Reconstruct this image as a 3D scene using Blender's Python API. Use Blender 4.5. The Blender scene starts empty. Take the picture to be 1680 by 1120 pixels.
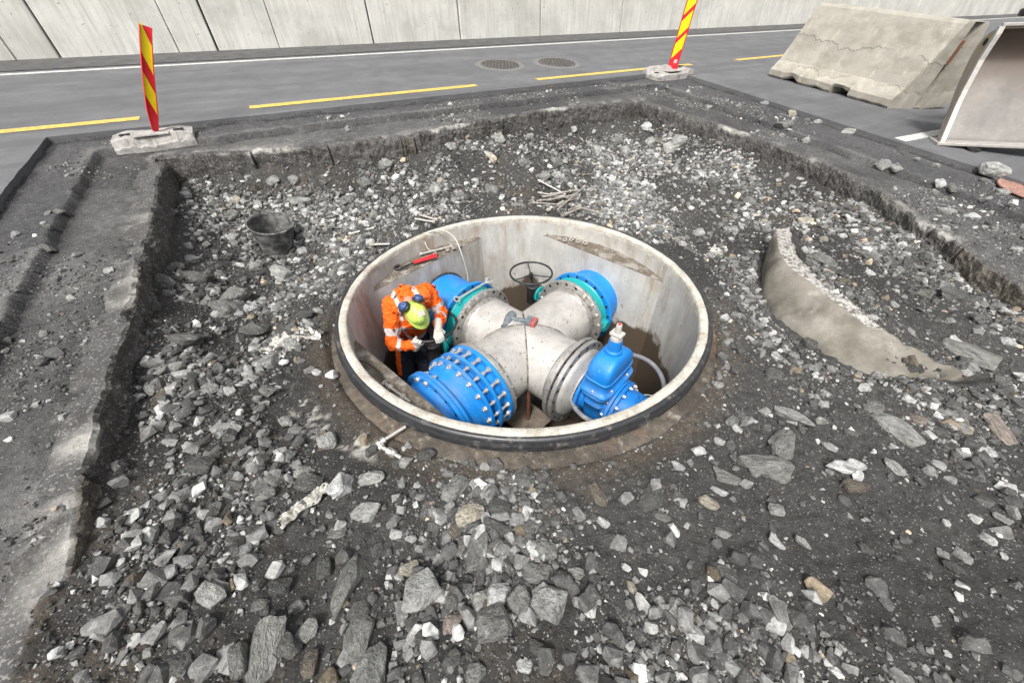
import bpy, bmesh, math, random
import numpy as np
from mathutils import Vector, Matrix, noise as mnoise

sc = bpy.context.scene
COL = sc.collection
R = math.radians
random.seed(4)
# ------------------------------------------------------------------ camera
PITCH, ROLL, CAMZ = R(41.9), R(-0.97), 1.69
cf = Vector((0, math.cos(PITCH), -math.sin(PITCH)))
r0 = Vector((1, 0, 0)); u0 = r0.cross(cf)
cr = r0*math.cos(ROLL)+u0*math.sin(ROLL); cu = -r0*math.sin(ROLL)+u0*math.cos(ROLL)
camd = bpy.data.cameras.new('camera'); cam = bpy.data.objects.new('camera', camd); COL.objects.link(cam)
camd.sensor_width = 36; camd.lens = 36*602.1/1680; camd.clip_start = 0.02; camd.clip_end = 500
m = Matrix((cr, cu, -cf)).transposed().to_4x4(); m.translation = Vector((0, 0, CAMZ)); cam.matrix_world = m
sc.camera = cam
# ------------------------------------------------------------------ sky, sun, exposure
W = bpy.data.worlds.new('World'); sc.world = W; W.use_nodes = True
nt = W.node_tree; bg = nt.nodes['Background']
sky = nt.nodes.new('ShaderNodeTexSky'); sky.sky_type = 'NISHITA'; sky.sun_disc = False
SUN_EL, SUN_AZ = R(56), R(200)
sky.sun_elevation = SUN_EL; sky.sun_rotation = SUN_AZ; sky.dust_density = 6; sky.air_density = 1.2; sky.ozone_density = 1
hs = nt.nodes.new('ShaderNodeHueSaturation'); hs.inputs['Saturation'].default_value = .22
nt.links.new(sky.outputs[0], hs.inputs['Color']); nt.links.new(hs.outputs[0], bg.inputs['Color'])
bg.inputs['Strength'].default_value = .12
sd = bpy.data.lights.new('sun', 'SUN'); so = bpy.data.objects.new('sun', sd); COL.objects.link(so)
sd.energy = 2.0; sd.angle = R(10); sd.color = (1, .97, .93)
# nishita: rotation measured clockwise from +Y
sdir = Vector((math.sin(SUN_AZ)*math.cos(SUN_EL), math.cos(SUN_AZ)*math.cos(SUN_EL), math.sin(SUN_EL)))
so.rotation_euler = sdir.to_track_quat('Z', 'Y').to_euler(); so.location = (0, 0, 12)
sc.view_settings.view_transform = 'Standard'; sc.view_settings.look = 'None'
sc.view_settings.exposure = 0.8; sc.view_settings.gamma = 1
# ------------------------------------------------------------------ helpers: meshes
def tag(o, label=None, cat=None, group=None, kind=None):
    if label: o['label'] = label
    if cat: o['category'] = cat
    if group: o['group'] = group
    if kind: o['kind'] = kind
    return o
def empty(name, loc=(0, 0, 0), label=None, cat=None, group=None):
    o = bpy.data.objects.new(name, None); COL.objects.link(o); o.location = loc; o.empty_display_size = .1
    return tag(o, label, cat, group)
class MB:
    def __init__(s): s.v = []; s.f = []; s.mi = []; s.sm = []
    def add(s, vs, fs, mat=0, smooth=False):
        n = len(s.v); s.v += [tuple(v) for v in vs]
        for f in fs: s.f.append(tuple(i+n for i in f)); s.mi.append(mat); s.sm.append(smooth)
        return s
    def box(s, c, size, rot=None, mat=0, bev=0):
        x, y, z = (k/2 for k in size); c = Vector(c); b = min(bev, x*.9, y*.9, z*.9)
        Rm = rot if rot else Matrix.Identity(3)
        if b <= 0:
            vs = [c+Rm@Vector((i*x, j*y, k*z)) for i in (-1, 1) for j in (-1, 1) for k in (-1, 1)]
            return s.add(vs, [(0, 1, 3, 2), (4, 6, 7, 5), (0, 4, 5, 1), (2, 3, 7, 6), (0, 2, 6, 4), (1, 5, 7, 3)], mat)
        bm = bmesh.new(); bmesh.ops.create_cube(bm, size=1)
        for v in bm.verts: v.co = Vector((v.co.x*2*x, v.co.y*2*y, v.co.z*2*z))
        bmesh.ops.bevel(bm, geom=bm.edges[:], offset=b, segments=2, affect='EDGES', profile=.5)
        bm.verts.index_update()
        s.add([c+Rm@v.co for v in bm.verts], [[v.index for v in f.verts] for f in bm.faces], mat, False); bm.free()
        return s
    def cyl(s, p0, p1, ra, rb=None, n=24, mat=0, cap=True, smooth=True):
        return s.lathe(p0, (Vector(p1)-Vector(p0)), [(0, 0, ), (ra, 0), (rb if rb is not None else ra, (Vector(p1)-Vector(p0)).length), (0, (Vector(p1)-Vector(p0)).length)] if cap else [(ra, 0), (rb if rb is not None else ra, (Vector(p1)-Vector(p0)).length)], n, mat, smooth)
    def lathe(s, o, ax, prof, n=32, mat=0, smooth=True, ref=None):
        # prof: (radius, height along axis); rings with split verts for hard edges
        o = Vector(o); ax = Vector(ax).normalized()
        t = Vector(ref) if ref else (Vector((0, 0, 1)) if abs(ax.z) < .9 else Vector((1, 0, 0)))
        e1 = (t-ax*t.dot(ax)).normalized(); e2 = ax.cross(e1)
        for (ra, ha), (rb, hb) in zip(prof, prof[1:]):
            vs = []; fs = []
            A = [o+ax*ha+(e1*math.cos(k*2*math.pi/n)+e2*math.sin(k*2*math.pi/n))*ra for k in range(n)] if ra > 0 else [o+ax*ha]
            B = [o+ax*hb+(e1*math.cos(k*2*math.pi/n)+e2*math.sin(k*2*math.pi/n))*rb for k in range(n)] if rb > 0 else [o+ax*hb]
            vs = A+B; a = len(A)
            if ra <= 0 and rb <= 0: continue
            for k in range(n):
                k2 = (k+1) % n
                if ra <= 0: fs.append((0, a+k, a+k2)[::-1])
                elif rb <= 0: fs.append((k, k2, a)[::-1][::-1])
                else: fs.append((k, k2, a+k2, a+k))
            s.add(vs, fs, mat, smooth and ra > 0 and rb > 0)
        return s
    def tube(s, pts, r, n=8, mat=0, closed=False, cap=True):
        pts = [Vector(p) for p in pts]; N = len(pts); rs = r if hasattr(r, '__len__') else [r]*N
        vs = []; prev = None
        for i, p in enumerate(pts):
            a = pts[(i-1) % N] if (closed or i > 0) else p; b = pts[(i+1) % N] if (closed or i < N-1) else p
            t = (b-a).normalized()
            if prev is None:
                q = Vector((0, 0, 1)) if abs(t.z) < .9 else Vector((1, 0, 0)); e = (q-t*q.dot(t)).normalized()
            else: e = (prev-t*prev.dot(t)).normalized()
            prev = e; g = t.cross(e)
            vs += [p+(e*math.cos(k*2*math.pi/n)+g*math.sin(k*2*math.pi/n))*rs[i] for k in range(n)]
        fs = []
        for i in range(N if closed else N-1):
            j = (i+1) % N
            for k in range(n): fs.append((i*n+k, i*n+(k+1) % n, j*n+(k+1) % n, j*n+k))
        s.add(vs, fs, mat, True)
        if cap and not closed:
            s.add(vs[:n], [tuple(range(n))[::-1]], mat); s.add(vs[-n:], [tuple(range(n))], mat)
        return s
    def hexp(s, p0, ax, r, h, mat=0, roll=0):
        ax = Vector(ax).normalized(); q = Vector((0, 0, 1)) if abs(ax.z) < .9 else Vector((1, 0, 0))
        e = (q-ax*q.dot(ax)).normalized(); g = ax.cross(e); p0 = Vector(p0); vs = []
        for hh in (0, h*.82): vs += [p0+ax*hh+(e*math.cos(k*math.pi/3+roll)+g*math.sin(k*math.pi/3+roll))*r for k in range(6)]
        vs += [p0+ax*h+(e*math.cos(k*math.pi/3+roll)+g*math.sin(k*math.pi/3+roll))*r*.8 for k in range(6)]
        fs = [tuple(range(6))[::-1], tuple(range(12, 18))]
        for q2 in (0, 6):
            for k in range(6): fs.append((q2+k, q2+(k+1) % 6, q2+6+(k+1) % 6, q2+6+k))
        return s.add(vs, fs, mat)
    def sphere(s, c, rad, n=16, mat=0, rot=None, zc=None):
        c = Vector(c); rad = rad if hasattr(rad, '__len__') else (rad,)*3; Rm = rot or Matrix.Identity(3); m_ = n//2
        vs = []; fs = []
        for i in range(m_+1):
            th = math.pi*i/m_
            for k in range(n):
                a = 2*math.pi*k/n
                vs.append(c+Rm@Vector((rad[0]*math.sin(th)*math.cos(a), rad[1]*math.sin(th)*math.sin(a), rad[2]*math.cos(th))))
        for i in range(m_):
            for k in range(n): fs.append((i*n+k, (i+1)*n+k, (i+1)*n+(k+1) % n, i*n+(k+1) % n))
        return s.add(vs, fs, mat, True)
    def build(s, name, mats, parent=None, mods=None, loc=None):
        me = bpy.data.meshes.new(name); me.from_pydata([tuple(v) for v in s.v], [], s.f)
        for m_ in (mats if isinstance(mats, (list, tuple)) else [mats]): me.materials.append(m_)
        me.polygons.foreach_set('material_index', s.mi); me.polygons.foreach_set('use_smooth', s.sm)
        me.validate(); me.update()
        o = bpy.data.objects.new(name, me); COL.objects.link(o)
        if parent: o.parent = parent; o.matrix_parent_inverse = Matrix.Translation(-Vector(parent.location)) if parent.type == 'EMPTY' and parent.parent is None else Matrix.Identity(4)
        return o
def np_mesh(name, V, F, mats, parent=None, smooth=False, mi=None, colors=None, cname='tint'):
    me = bpy.data.meshes.new(name); n = F.shape[1]
    me.vertices.add(len(V)); me.vertices.foreach_set('co', np.ascontiguousarray(V, dtype=np.float32).ravel())
    me.loops.add(F.size); me.loops.foreach_set('vertex_index', np.ascontiguousarray(F, dtype=np.int32).ravel())
    me.polygons.add(len(F)); me.polygons.foreach_set('loop_start', np.arange(0, F.size, n, dtype=np.int32))
    me.polygons.foreach_set('use_smooth', np.full(len(F), smooth, dtype=bool))
    for m_ in (mats if isinstance(mats, (list, tuple)) else [mats]): me.materials.append(m_)
    if mi is not None: me.polygons.foreach_set('material_index', mi.astype(np.int32))
    if colors is not None:
        ca = me.color_attributes.new(cname, 'FLOAT_COLOR', 'POINT')
        c4 = np.ones((len(V), 4), np.float32); c4[:, :3] = colors; ca.data.foreach_set('color', c4.ravel())
    me.update(calc_edges=True); me.validate()
    o = bpy.data.objects.new(name, me); COL.objects.link(o)
    if parent: o.parent = parent
    return o
# ------------------------------------------------------------------ helpers: noise in numpy
_lat = {}
def vn(x, y, sc_, seed=0):
    if seed not in _lat: _lat[seed] = np.random.RandomState(seed+11).rand(257, 257)
    L = _lat[seed]; x = x/sc_; y = y/sc_; xi = np.floor(x).astype(int); yi = np.floor(y).astype(int)
    fx = x-xi; fy = y-yi; fx = fx*fx*(3-2*fx); fy = fy*fy*(3-2*fy)
    a = L[xi % 256, yi % 256]; b = L[(xi+1) % 256, yi % 256]; c = L[xi % 256, (yi+1) % 256]; d = L[(xi+1) % 256, (yi+1) % 256]
    return ((a*(1-fx)+b*fx)*(1-fy)+(c*(1-fx)+d*fx)*fy)*2-1
def fbm(x, y, s, o=4, seed=0):
    t = 0; a = 1; n = 0
    for i in range(o): t = t+a*vn(x*1.0+3.1*i, y+1.7*i, s/2**i, seed+i); n += a; a *= .55
    return t/n
def sst(a, b, x): t = np.clip((x-a)/(b-a), 0, 1); return t*t*(3-2*t)
# ------------------------------------------------------------------ helpers: materials
MATS = {}
def mat(name, col, rough=.6, metal=0, var=.12, vscale=8, bump=.1, bscale=60, dirt=None, dscale=3, dlo=.5, dhi=.7, spec=.5, coat=0, vdet=8, stretch=None, extra=None):
    m_ = bpy.data.materials.new(name); m_.use_nodes = True; t = m_.node_tree; N = t.nodes; L = t.links; b = N['Principled BSDF']
    tc = N.new('ShaderNodeTexCoord'); src = tc.outputs['Object']
    if stretch:
        mp = N.new('ShaderNodeMapping'); mp.inputs['Scale'].default_value = stretch; L.new(src, mp.inputs[0]); vsrc = mp.outputs[0]
    else: vsrc = src
    n1 = N.new('ShaderNodeTexNoise'); n1.inputs['Scale'].default_value = vscale; n1.inputs['Detail'].default_value = vdet; n1.inputs['Roughness'].default_value = .65
    L.new(vsrc, n1.inputs['Vector'])
    mr = N.new('ShaderNodeMapRange'); mr.inputs[1].default_value = .25; mr.inputs[2].default_value = .75; mr.inputs[3].default_value = 1-var*2; mr.inputs[4].default_value = 1+var*2
    L.new(n1.outputs['Fac'], mr.inputs[0])
    mx = N.new('ShaderNodeVectorMath'); mx.operation = 'SCALE'; mx.inputs[0].default_value = col[:3]; L.new(mr.outputs[0], mx.inputs['Scale'])
    out = mx.outputs[0]
    if dirt:
        n2 = N.new('ShaderNodeTexNoise'); n2.inputs['Scale'].default_value = dscale; n2.inputs['Detail'].default_value = 10; n2.inputs['Roughness'].default_value = .7; L.new(vsrc, n2.inputs['Vector'])
        m2 = N.new('ShaderNodeMapRange'); m2.inputs[1].default_value = dlo; m2.inputs[2].default_value = dhi; L.new(n2.outputs['Fac'], m2.inputs[0])
        mm = N.new('ShaderNodeMix'); mm.data_type = 'RGBA'; L.new(m2.outputs[0], mm.inputs[0]); L.new(out, mm.inputs[6]); mm.inputs[7].default_value = (*dirt, 1); out = mm.outputs[2]
        rr = N.new('ShaderNodeMapRange'); rr.inputs[3].default_value = rough; rr.inputs[4].default_value = min(1, rough+.35); L.new(m2.outputs[0], rr.inputs[0]); L.new(rr.outputs[0], b.inputs['Roughness'])
    else: b.inputs['Roughness'].default_value = rough
    if extra: out = extra(t, out, src)
    L.new(out, b.inputs['Base Color'])
    b.inputs['Metallic'].default_value = metal; b.inputs['Specular IOR Level'].default_value = spec; b.inputs['Coat Weight'].default_value = coat
    if bump:
        n3 = N.new('ShaderNodeTexNoise'); n3.inputs['Scale'].default_value = bscale; n3.inputs['Detail'].default_value = 6; n3.inputs['Roughness'].default_value = .6; L.new(vsrc, n3.inputs['Vector'])
        bp = N.new('ShaderNodeBump'); bp.inputs['Strength'].default_value = bump; bp.inputs['Distance'].default_value = .01; L.new(n3.outputs['Fac'], bp.inputs['Height']); L.new(bp.outputs[0], b.inputs['Normal'])
    MATS[name] = m_; return m_
def node_noise(t, src, scale, det=8, rough=.65, lo=.4, hi=.6, a=0., b=1.):
    n = t.nodes.new('ShaderNodeTexNoise'); n.inputs['Scale'].default_value = scale; n.inputs['Detail'].default_value = det; n.inputs['Roughness'].default_value = rough
    t.links.new(src, n.inputs['Vector']); r = t.nodes.new('ShaderNodeMapRange'); r.inputs[1].default_value = lo; r.inputs[2].default_value = hi; r.inputs[3].default_value = a; r.inputs[4].default_value = b
    t.links.new(n.outputs['Fac'], r.inputs[0]); return r.outputs[0]
def node_mul(t, a, b, op='MULTIPLY'):
    n = t.nodes.new('ShaderNodeMath'); n.operation = op
    for i, q in enumerate((a, b)):
        if isinstance(q, (int, float)): n.inputs[i].default_value = q
        else: t.links.new(q, n.inputs[i])
    return n.outputs[0]
def node_mix(t, f, a, b):
    n = t.nodes.new('ShaderNodeMix'); n.data_type = 'RGBA'
    for i, q in ((0, f), (6, a), (7, b)):
        if isinstance(q, (int, float)): n.inputs[i].default_value = q
        elif isinstance(q, tuple): n.inputs[i].default_value = (*q, 1)
        else: t.links.new(q, n.inputs[i])
    return n.outputs[2]
def stretched(t, src, sc_):
    mp = t.nodes.new('ShaderNodeMapping'); mp.inputs['Scale'].default_value = sc_; t.links.new(src, mp.inputs[0]); return mp.outputs[0]
# ------------------------------------------------------------------ ground frame
A = R(29.39); B = R(27.31)
CX, CY = .085, 2.555
def ab(x, y): return math.cos(A)*x+math.sin(A)*y, -math.sin(A)*x+math.cos(A)*y, math.cos(B)*x+math.sin(B)*y
def P(x, y): return .20+.1084*(-math.sin(A)*x+math.cos(A)*y)
def from_as(a, s): return math.cos(A)*a-math.sin(A)*s, math.sin(A)*a+math.cos(A)*s
def from_bs(b, s):   # intersection of b=const and s=const
    M_ = np.array([[math.cos(B), math.sin(B)], [-math.sin(A), math.cos(A)]]); return tuple(np.linalg.solve(M_, [b, s]))
def lip_right(s): return 5.35-.0*s+np.where(s < 1.6, -(1.6-s)*.55, 0)-.25*sst(3, 5, s)
def lip_back(a): return 5.12-.22*np.exp(-((a-1.2)/1.2)**2)-.15*sst(3.6, 5.2, a)+.12*sst(0, -1.2, a)
def height(x, y, detail=True, want_col=False):
    x = np.asarray(x, float); y = np.asarray(y, float)
    a, s, b = ab(x, y); Pz = P(x, y)
    j = fbm(x, y, .5, 4, 5)*.05; j2 = fbm(x, y, .12, 3, 9)*.02
    lb = b-(-1.30)+j+j2; rb = lip_right(s)-b+j*1.6+j2; bs = lip_back(a)-s+j*1.2+j2  # >0 inside pit
    r = np.hypot(x-CX, y-CY); az = np.degrees(np.arctan2(y-CY, x-CX))
    # inside pit
    zr = -.105+.035*(y-CY)/1.5
    big = fbm(x, y, .9, 3, 21)*.10*sst(1.55, 2.1, r)
    zr = zr-.15*sst(1.72, 2.2, r)*np.maximum(sst(.1, .9, y-CY), sst(-1.2, -1.6, x)*sst(-1.2, -.6, y-CY))
    def cand(d, w, pw=1.35):
        q = np.clip(1-d/w, 0, 1); return zr+(Pz-.27-zr)*q**pw
    zin = np.maximum(np.maximum(cand(lb, 1.20, 1.35), cand(bs, 1.35, 1.25)), cand(rb, 1.8, 1.45))
    xarc = np.interp(y, [1.60, 1.65, 1.78, 1.975, 2.25, 2.63, 3.06, 3.4], [2.83, 2.39, 2.25, 2.17, 2.12, 2.19, 2.40, 2.6]); dx = x-xarc
    band = sst(1.5, 1.62, y)*sst(3.55, 3.25, y)
    ztop = np.interp(y, [1.55, 1.8, 1.93, 2.08, 2.35, 2.74, 3.3], [-.10, -.05, 0, .03, .06, .08, .09])-.008
    tsh = np.interp(y, [2.3, 2.75, 3.1, 3.3], [.27, .22, .13, .08]); behind = sst(tsh-.03, tsh+.03, dx)*sst(1.3, .55, dx)*band
    zin = zin+big*(1-.9*band*sst(.9, .3, np.abs(dx)))
    zin = zin*(1-behind)+ztop*behind
    lowm = sst(tsh, tsh-.04, dx)*sst(-.8, -.3, dx)*band*sst(1.7, 1.85, r)
    zin = zin*(1-lowm)+(-.15)*lowm
    zin = zin+.16*sst(1.2, .0, y)+.0*x
    rim = sst(1.50, 1.57, r)
    zin = zin*rim+(zr-.03)*(1-rim)
    front_right = sst(.9, 1.5, x)*sst(.75, .2, y)
    # slab levels outside
    outer_l = b+2.17; outer_b = 5.80-s; outer_r = 6.65-b
    mid_l = b+1.77; mid_b = 5.42-s; mid_r = 5.86-b
    jj = fbm(x, y, .35, 3, 33)*.02
    lvl = np.where((outer_l+jj > 0) & (outer_b+jj > 0) & (outer_r+jj > 0), -.055, -.03)
    in_mid = (mid_l+jj*2 > 0) & (mid_b+jj*2 > 0) & (mid_r+jj*4 > 0)
    dmid = np.minimum(np.minimum(mid_l, mid_b), mid_r)+jj*2
    lvl = lvl-.055*sst(0, .014, dmid)
    slab = Pz+lvl+fbm(x, y, .3, 4, 41)*.010
    d = np.minimum(np.minimum(lb, rb), bs)
    d = np.where(y < .55, np.minimum(np.minimum(lb, rb), bs), d)
    w = sst(-.01, .03, d)
    edge_erode = -.03*sst(-.18, 0, d)*(1+fbm(x, y, .15, 3, 51))
    slab = slab+edge_erode
    # rubble roughness
    rough = fbm(x, y, .25, 5, 61)*.040+np.abs(fbm(x, y, .07, 3, 71))*.020
    rough = rough*sst(1.5, 1.75, r)
    sm = fbm(x, y, .06, 4, 81)*.011+.012*fbm(x, y, .35, 3, 83)
    z = slab*(1-w)+zin*w
    if detail: z = z+rough*w+sm*(1-w)+fbm(x, y, .035, 2, 91)*.004*w
    # fallen gravel over the right slab and the bottom right
    if want_col: return z, w, d, dmid, lb, rb, bs, r, a, s, b
    return z
# ------------------------------------------------------------------ road and excavation
X0, X1, Y0, Y1, ST = -4.6, 6.9, -1.0, 8.6, .0145
gx = np.arange(X0, X1, ST); gy = np.arange(Y0, Y1, ST)
GX, GY = np.meshgrid(gx, gy, indexing='ij')
Z, w, d, dmid, lb, rb, bs, rr, aa, ss, bb = height(GX, GY, True, True)
soil = np.array([.030, .029, .0275]); grime = np.array([.050, .049, .0465]); pale = np.array([.33, .32, .30]); brown = np.array([.085, .068, .050]); tar = np.array([.045, .045, .045])
def L3(a_, b_, t): t = np.clip(t, 0, 1)[..., None]; return a_*(1-t)+b_*t
n1 = fbm(GX, GY, .6, 5, 101); n2 = fbm(GX, GY, .12, 4, 111); n3 = fbm(GX, GY, 1.6, 4, 121)
C = L3(soil[None, None], grime[None, None], w*0+.5+n1*1.2)
slabc = L3(np.array([.050, .050, .050])[None, None], np.array([.12, .118, .114])[None, None], .25+n1*.9+n2*.35)
worn = sst(-.16, -.02, d)*sst(.02, .4, n1*.8+n2*.8+.05)*(1-w)
slabc = L3(slabc, pale[None, None]*.8, worn*.55)
wm = sst(-.02, -.16, dmid)*0+np.exp(-((dmid+.05)/.05)**2)*sst(0, .35, n1+n2*.7+.1)
slabc = L3(slabc, pale[None, None]*.8, wm*.7)
band1 = (1-sst(0, .02, dmid)); slabc = L3(slabc, np.array([.060, .061, .064])[None, None], band1*.6)
tar_shade = np.exp(-((dmid-.035)/.03)**2)+np.exp(-((np.minimum(np.minimum(bb+2.17, 5.80-ss), 6.65-bb)-.04)/.035)**2); slabc = L3(slabc, np.array([.022, .022, .023])[None, None], tar_shade*sst(-.5, .2, n2+.1)*.9)  # bitumen crumbs along the step bases, step shadow painted into the same tint
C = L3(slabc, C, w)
face = np.exp(-((d-.03)/.03)**2); C = L3(C, np.array([.040, .037, .033])[None, None], face*.9)
C = L3(C, brown[None, None], w*sst(.35, .75, n3+n2*.5)*.55)
C = L3(C, brown[None, None]*1.05, sst(1.75, 1.55, rr)*sst(.2, -.5, (GY-CY))*.6)
milky = sst(.10, .02, np.abs(rr-1.74-.10*np.sin(GX*3))+n2*.10)*sst(-1.42, -1.30, GX)*sst(-.70, -.85, GX)*sst(CY-.2, CY-.5, GY)*sst(1.57, 1.62, rr)
C = L3(C, np.array([.55, .53, .48])[None, None], milky*sst(-.05, .35, n2+fbm(GX, GY, .04, 3, 131)*.6)*.9)
ii, jj_ = np.meshgrid(np.arange(len(gx)-1), np.arange(len(gy)-1), indexing='ij')
idx = ii*len(gy)+jj_
F = np.stack([idx, idx+len(gy), idx+len(gy)+1, idx+1], -1).reshape(-1, 4)
cxq = (gx[:-1]+ST/2)[ii].ravel(); cyq = (gy[:-1]+ST/2)[jj_].ravel()
_, sq, bq = ab(cxq, cyq)
keep = (np.hypot(cxq-CX, cyq-CY) > 1.435) & (sq < 6.0) & (bq > -2.4) & (bq < 6.9)
F = F[keep]
V = np.stack([GX, GY, Z], -1).reshape(-1, 3)
used = np.zeros(len(V), bool); used[F.ravel()] = True; remap = np.cumsum(used)-1
def attr_extra(sat=1.):
    def f(t, out, src):
        at = t.nodes.new('ShaderNodeAttribute'); at.attribute_name = 'tint'
        n = t.nodes.new('ShaderNodeVectorMath'); n.operation = 'MULTIPLY'; t.links.new(at.outputs['Color'], n.inputs[0]); t.links.new(out, n.inputs[1]); return n.outputs[0]
    return f
def speckle(f0, scale=140, col=(.35, .34, .32), lo=.66, hi=.72):
    def f(t, out, src):
        o2 = f0(t, out, src) if f0 else out
        return node_mix(t, node_noise(t, src, scale, 2, .5, lo, hi), o2, col)
    return f
M_soil = mat('crushed_rubble_soil', (1, 1, 1), .93, var=.25, vscale=30, bump=.9, bscale=90, extra=speckle(attr_extra(), 110, (.26, .25, .24), .64, .72), spec=.25)
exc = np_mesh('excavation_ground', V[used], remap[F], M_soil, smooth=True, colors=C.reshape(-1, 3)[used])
tag(exc, kind='structure')
# asphalt of the road, a slab with its cut edge around the excavation
A_ROAD = R(29.39)
def asphalt_extra(t, out, src):
    o = node_mix(t, node_noise(t, src, 260, 2, .5, .63, .70, 0, .55), out, (.30, .30, .30))
    mpr = t.nodes.new('ShaderNodeMapping'); mpr.inputs['Rotation'].default_value = (0, 0, -A_ROAD); mpr.inputs['Scale'].default_value = (1, 1, 1); t.links.new(src, mpr.inputs[0]); rsrc = stretched(t, mpr.outputs[0], (.10, 1.6, 1))
    o = node_mix(t, node_noise(t, rsrc, 2.2, 6, .6, .46, .62, 0, .55), o, (.088, .089, .092)); o = node_mix(t, node_noise(t, rsrc, 5, 8, .65, .56, .66, 0, .35), o, (.19, .19, .188))
    o = node_mix(t, node_noise(t, src, 1.1, 6, .6, .50, .70, 0, .5), o, (.085, .085, .088)); o = node_mix(t, node_noise(t, src, 26, 4, .7, .66, .70, 0, .7), o, (.05, .05, .05))
    return o
M_asph = mat('road_asphalt', (.125, .127, .132), .85, var=.12, vscale=3, bump=.5, bscale=220, extra=asphalt_extra, spec=.3)
def road_mesh():
    mb = MB(); TH = .075
    inner = []   # walk the cut outline from left-near to back-left, back-right, right-near
    def seg(p, q, n): 
        for k in range(n):
            t = k/n; x = p[0]+(q[0]-p[0])*t; y = p[1]+(q[1]-p[1])*t; inner.append((x, y))
    Lb, Bk, Rt = -2.17, 5.80, 6.65
    p0 = from_bs(Lb, -6); p1 = from_bs(Lb, Bk); p2 = from_bs(Rt, Bk); p3 = from_bs(Rt, -6)
    seg(p0, p1, 260); seg(p1, p2, 220); seg(p2, p3, 260); inner.append(p3)
    pts = [Vector((x+.012*mnoise.noise((x*3, y*3, 1))+.006*mnoise.noise((x*14, y*14, 2)), y+.012*mnoise.noise((x*3, y*3, 7))+.006*mnoise.noise((x*14, y*14, 5)), 0)) for x, y in inner]
    def outp(i):
        x, y = inner[i]; a_, s_, b_ = ab(x, y); FAR = 60
        if i < 260: return from_bs(Lb-FAR, s_)
        if i < 480: t = (i-260)/220; return (0, 0)
        return from_bs(Rt+FAR, s_)
    n = len(pts); vs = []; fs = []
    for p in pts:
        vs.append((p.x, p.y, P(p.x, p.y))); vs.append((p.x+0, p.y, P(p.x, p.y)-TH))
    for i in range(n-1): fs.append((2*i, 2*i+1, 2*i+3, 2*i+2))
    mb.add(vs, fs, 0)
    # top surface strips
    vs = []; fs = []
    for i in list(range(0, 261)):
        p = pts[i]; q = from_bs(Lb-60, ab(*inner[i])[1]); vs += [(p.x, p.y, P(p.x, p.y)), (q[0], q[1], P(*q))]
    for i in range(260): fs.append((2*i, 2*i+2, 2*i+3, 2*i+1)[::-1])
    mb.add(vs, fs, 0); vs = []; fs = []
    for k, i in enumerate(range(480, n)):
        p = pts[i]; q = from_bs(Rt+60, ab(*inner[i])[1]); vs += [(p.x, p.y, P(p.x, p.y)), (q[0], q[1], P(*q))]
    for i in range(n-481): fs.append((2*i, 2*i+2, 2*i+3, 2*i+1)[::-1])
    mb.add(vs, fs, 0); vs = []; fs = []
    SW = 9.9
    for i in range(260, 481):
        p = pts[i]; q = from_bs(ab(*inner[i])[2], SW); vs += [(p.x, p.y, P(p.x, p.y)), (q[0], q[1], P(*q))]
    for i in range(220): fs.append((2*i, 2*i+2, 2*i+3, 2*i+1)[::-1])
    mb.add(vs, fs, 0)
    for b0, b1, i0 in ((Lb-60, Lb, 260), (Rt, Rt+60, 480)):
        c = pts[i0]; A_ = from_bs(b0, Bk) if b0 < Lb-1 else (c.x, c.y); B_ = (c.x, c.y) if b0 < Lb-1 else from_bs(b1, Bk)
        C_ = from_bs(b1, SW); D_ = from_bs(b0, SW)
        mb.add([(q[0], q[1], P(*q)) for q in (A_, B_, C_, D_)], [(0, 1, 2, 3)], 0)
    o = mb.build('road', M_asph); tag(o, kind='structure'); return o
road_mesh()
g = MB(); g.add([(-150, -150, -4), (150, -150, -4), (150, 150, -4), (-150, 150, -4)], [(0, 1, 2, 3)]); tag(g.build('ground', M_soil), kind='structure')
M_white = mat('white_road_paint', (.50, .50, .47), .7, var=.14, vscale=20, bump=.2, dirt=(.2, .2, .2), dscale=24, dlo=.50, dhi=.66)
M_yell = mat('yellow_road_paint', (.56, .40, .085), .7, var=.14, vscale=20, bump=.2, dirt=(.20, .18, .13), dscale=24, dlo=.50, dhi=.66)
def strip(name, p, q, wd, m_, dz=.004):
    mb = MB(); p = Vector(p); q = Vector(q); n = max(2, int((q-p).length/.25)); t = (q-p).normalized(); nn = Vector((-t.y, t.x))*wd/2; vs = []; fs = []
    for i in range(n+1):
        c = p.lerp(q, i/n)
        for k in (-1, 1): c2 = c+nn*k; vs.append((c2.x, c2.y, P(c2.x, c2.y)+dz))
    for i in range(n): fs.append((2*i, 2*i+2, 2*i+3, 2*i+1))
    mb.add(vs, fs); o = mb.build(name, m_); tag(o, kind='structure'); return o
strip('white_road_line', from_as(-40, 8.70), from_as(45, 8.70), .10, M_white)
for b0, b1 in ((-40, -1.24), (-.16, 2.90), (3.99, 7.65), (9.05, 12.0), (13, 17)):
    strip('yellow_road_line', from_as(b0, 6.12), from_as(b1, 6.12), .12, M_yell)
strip('white_road_line', from_bs(6.75, 2.02), from_bs(8.6, 1.85), .14, M_white)
# dark verge strip in front of the retaining wall
M_verge = mat('verge_asphalt', (.085, .085, .084), .9, var=.2, vscale=6, bump=.5, bscale=120, spec=.3)
strip('verge', from_as(-40, 9.25), from_as(45, 9.25), .75, M_verge, .008)

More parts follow.
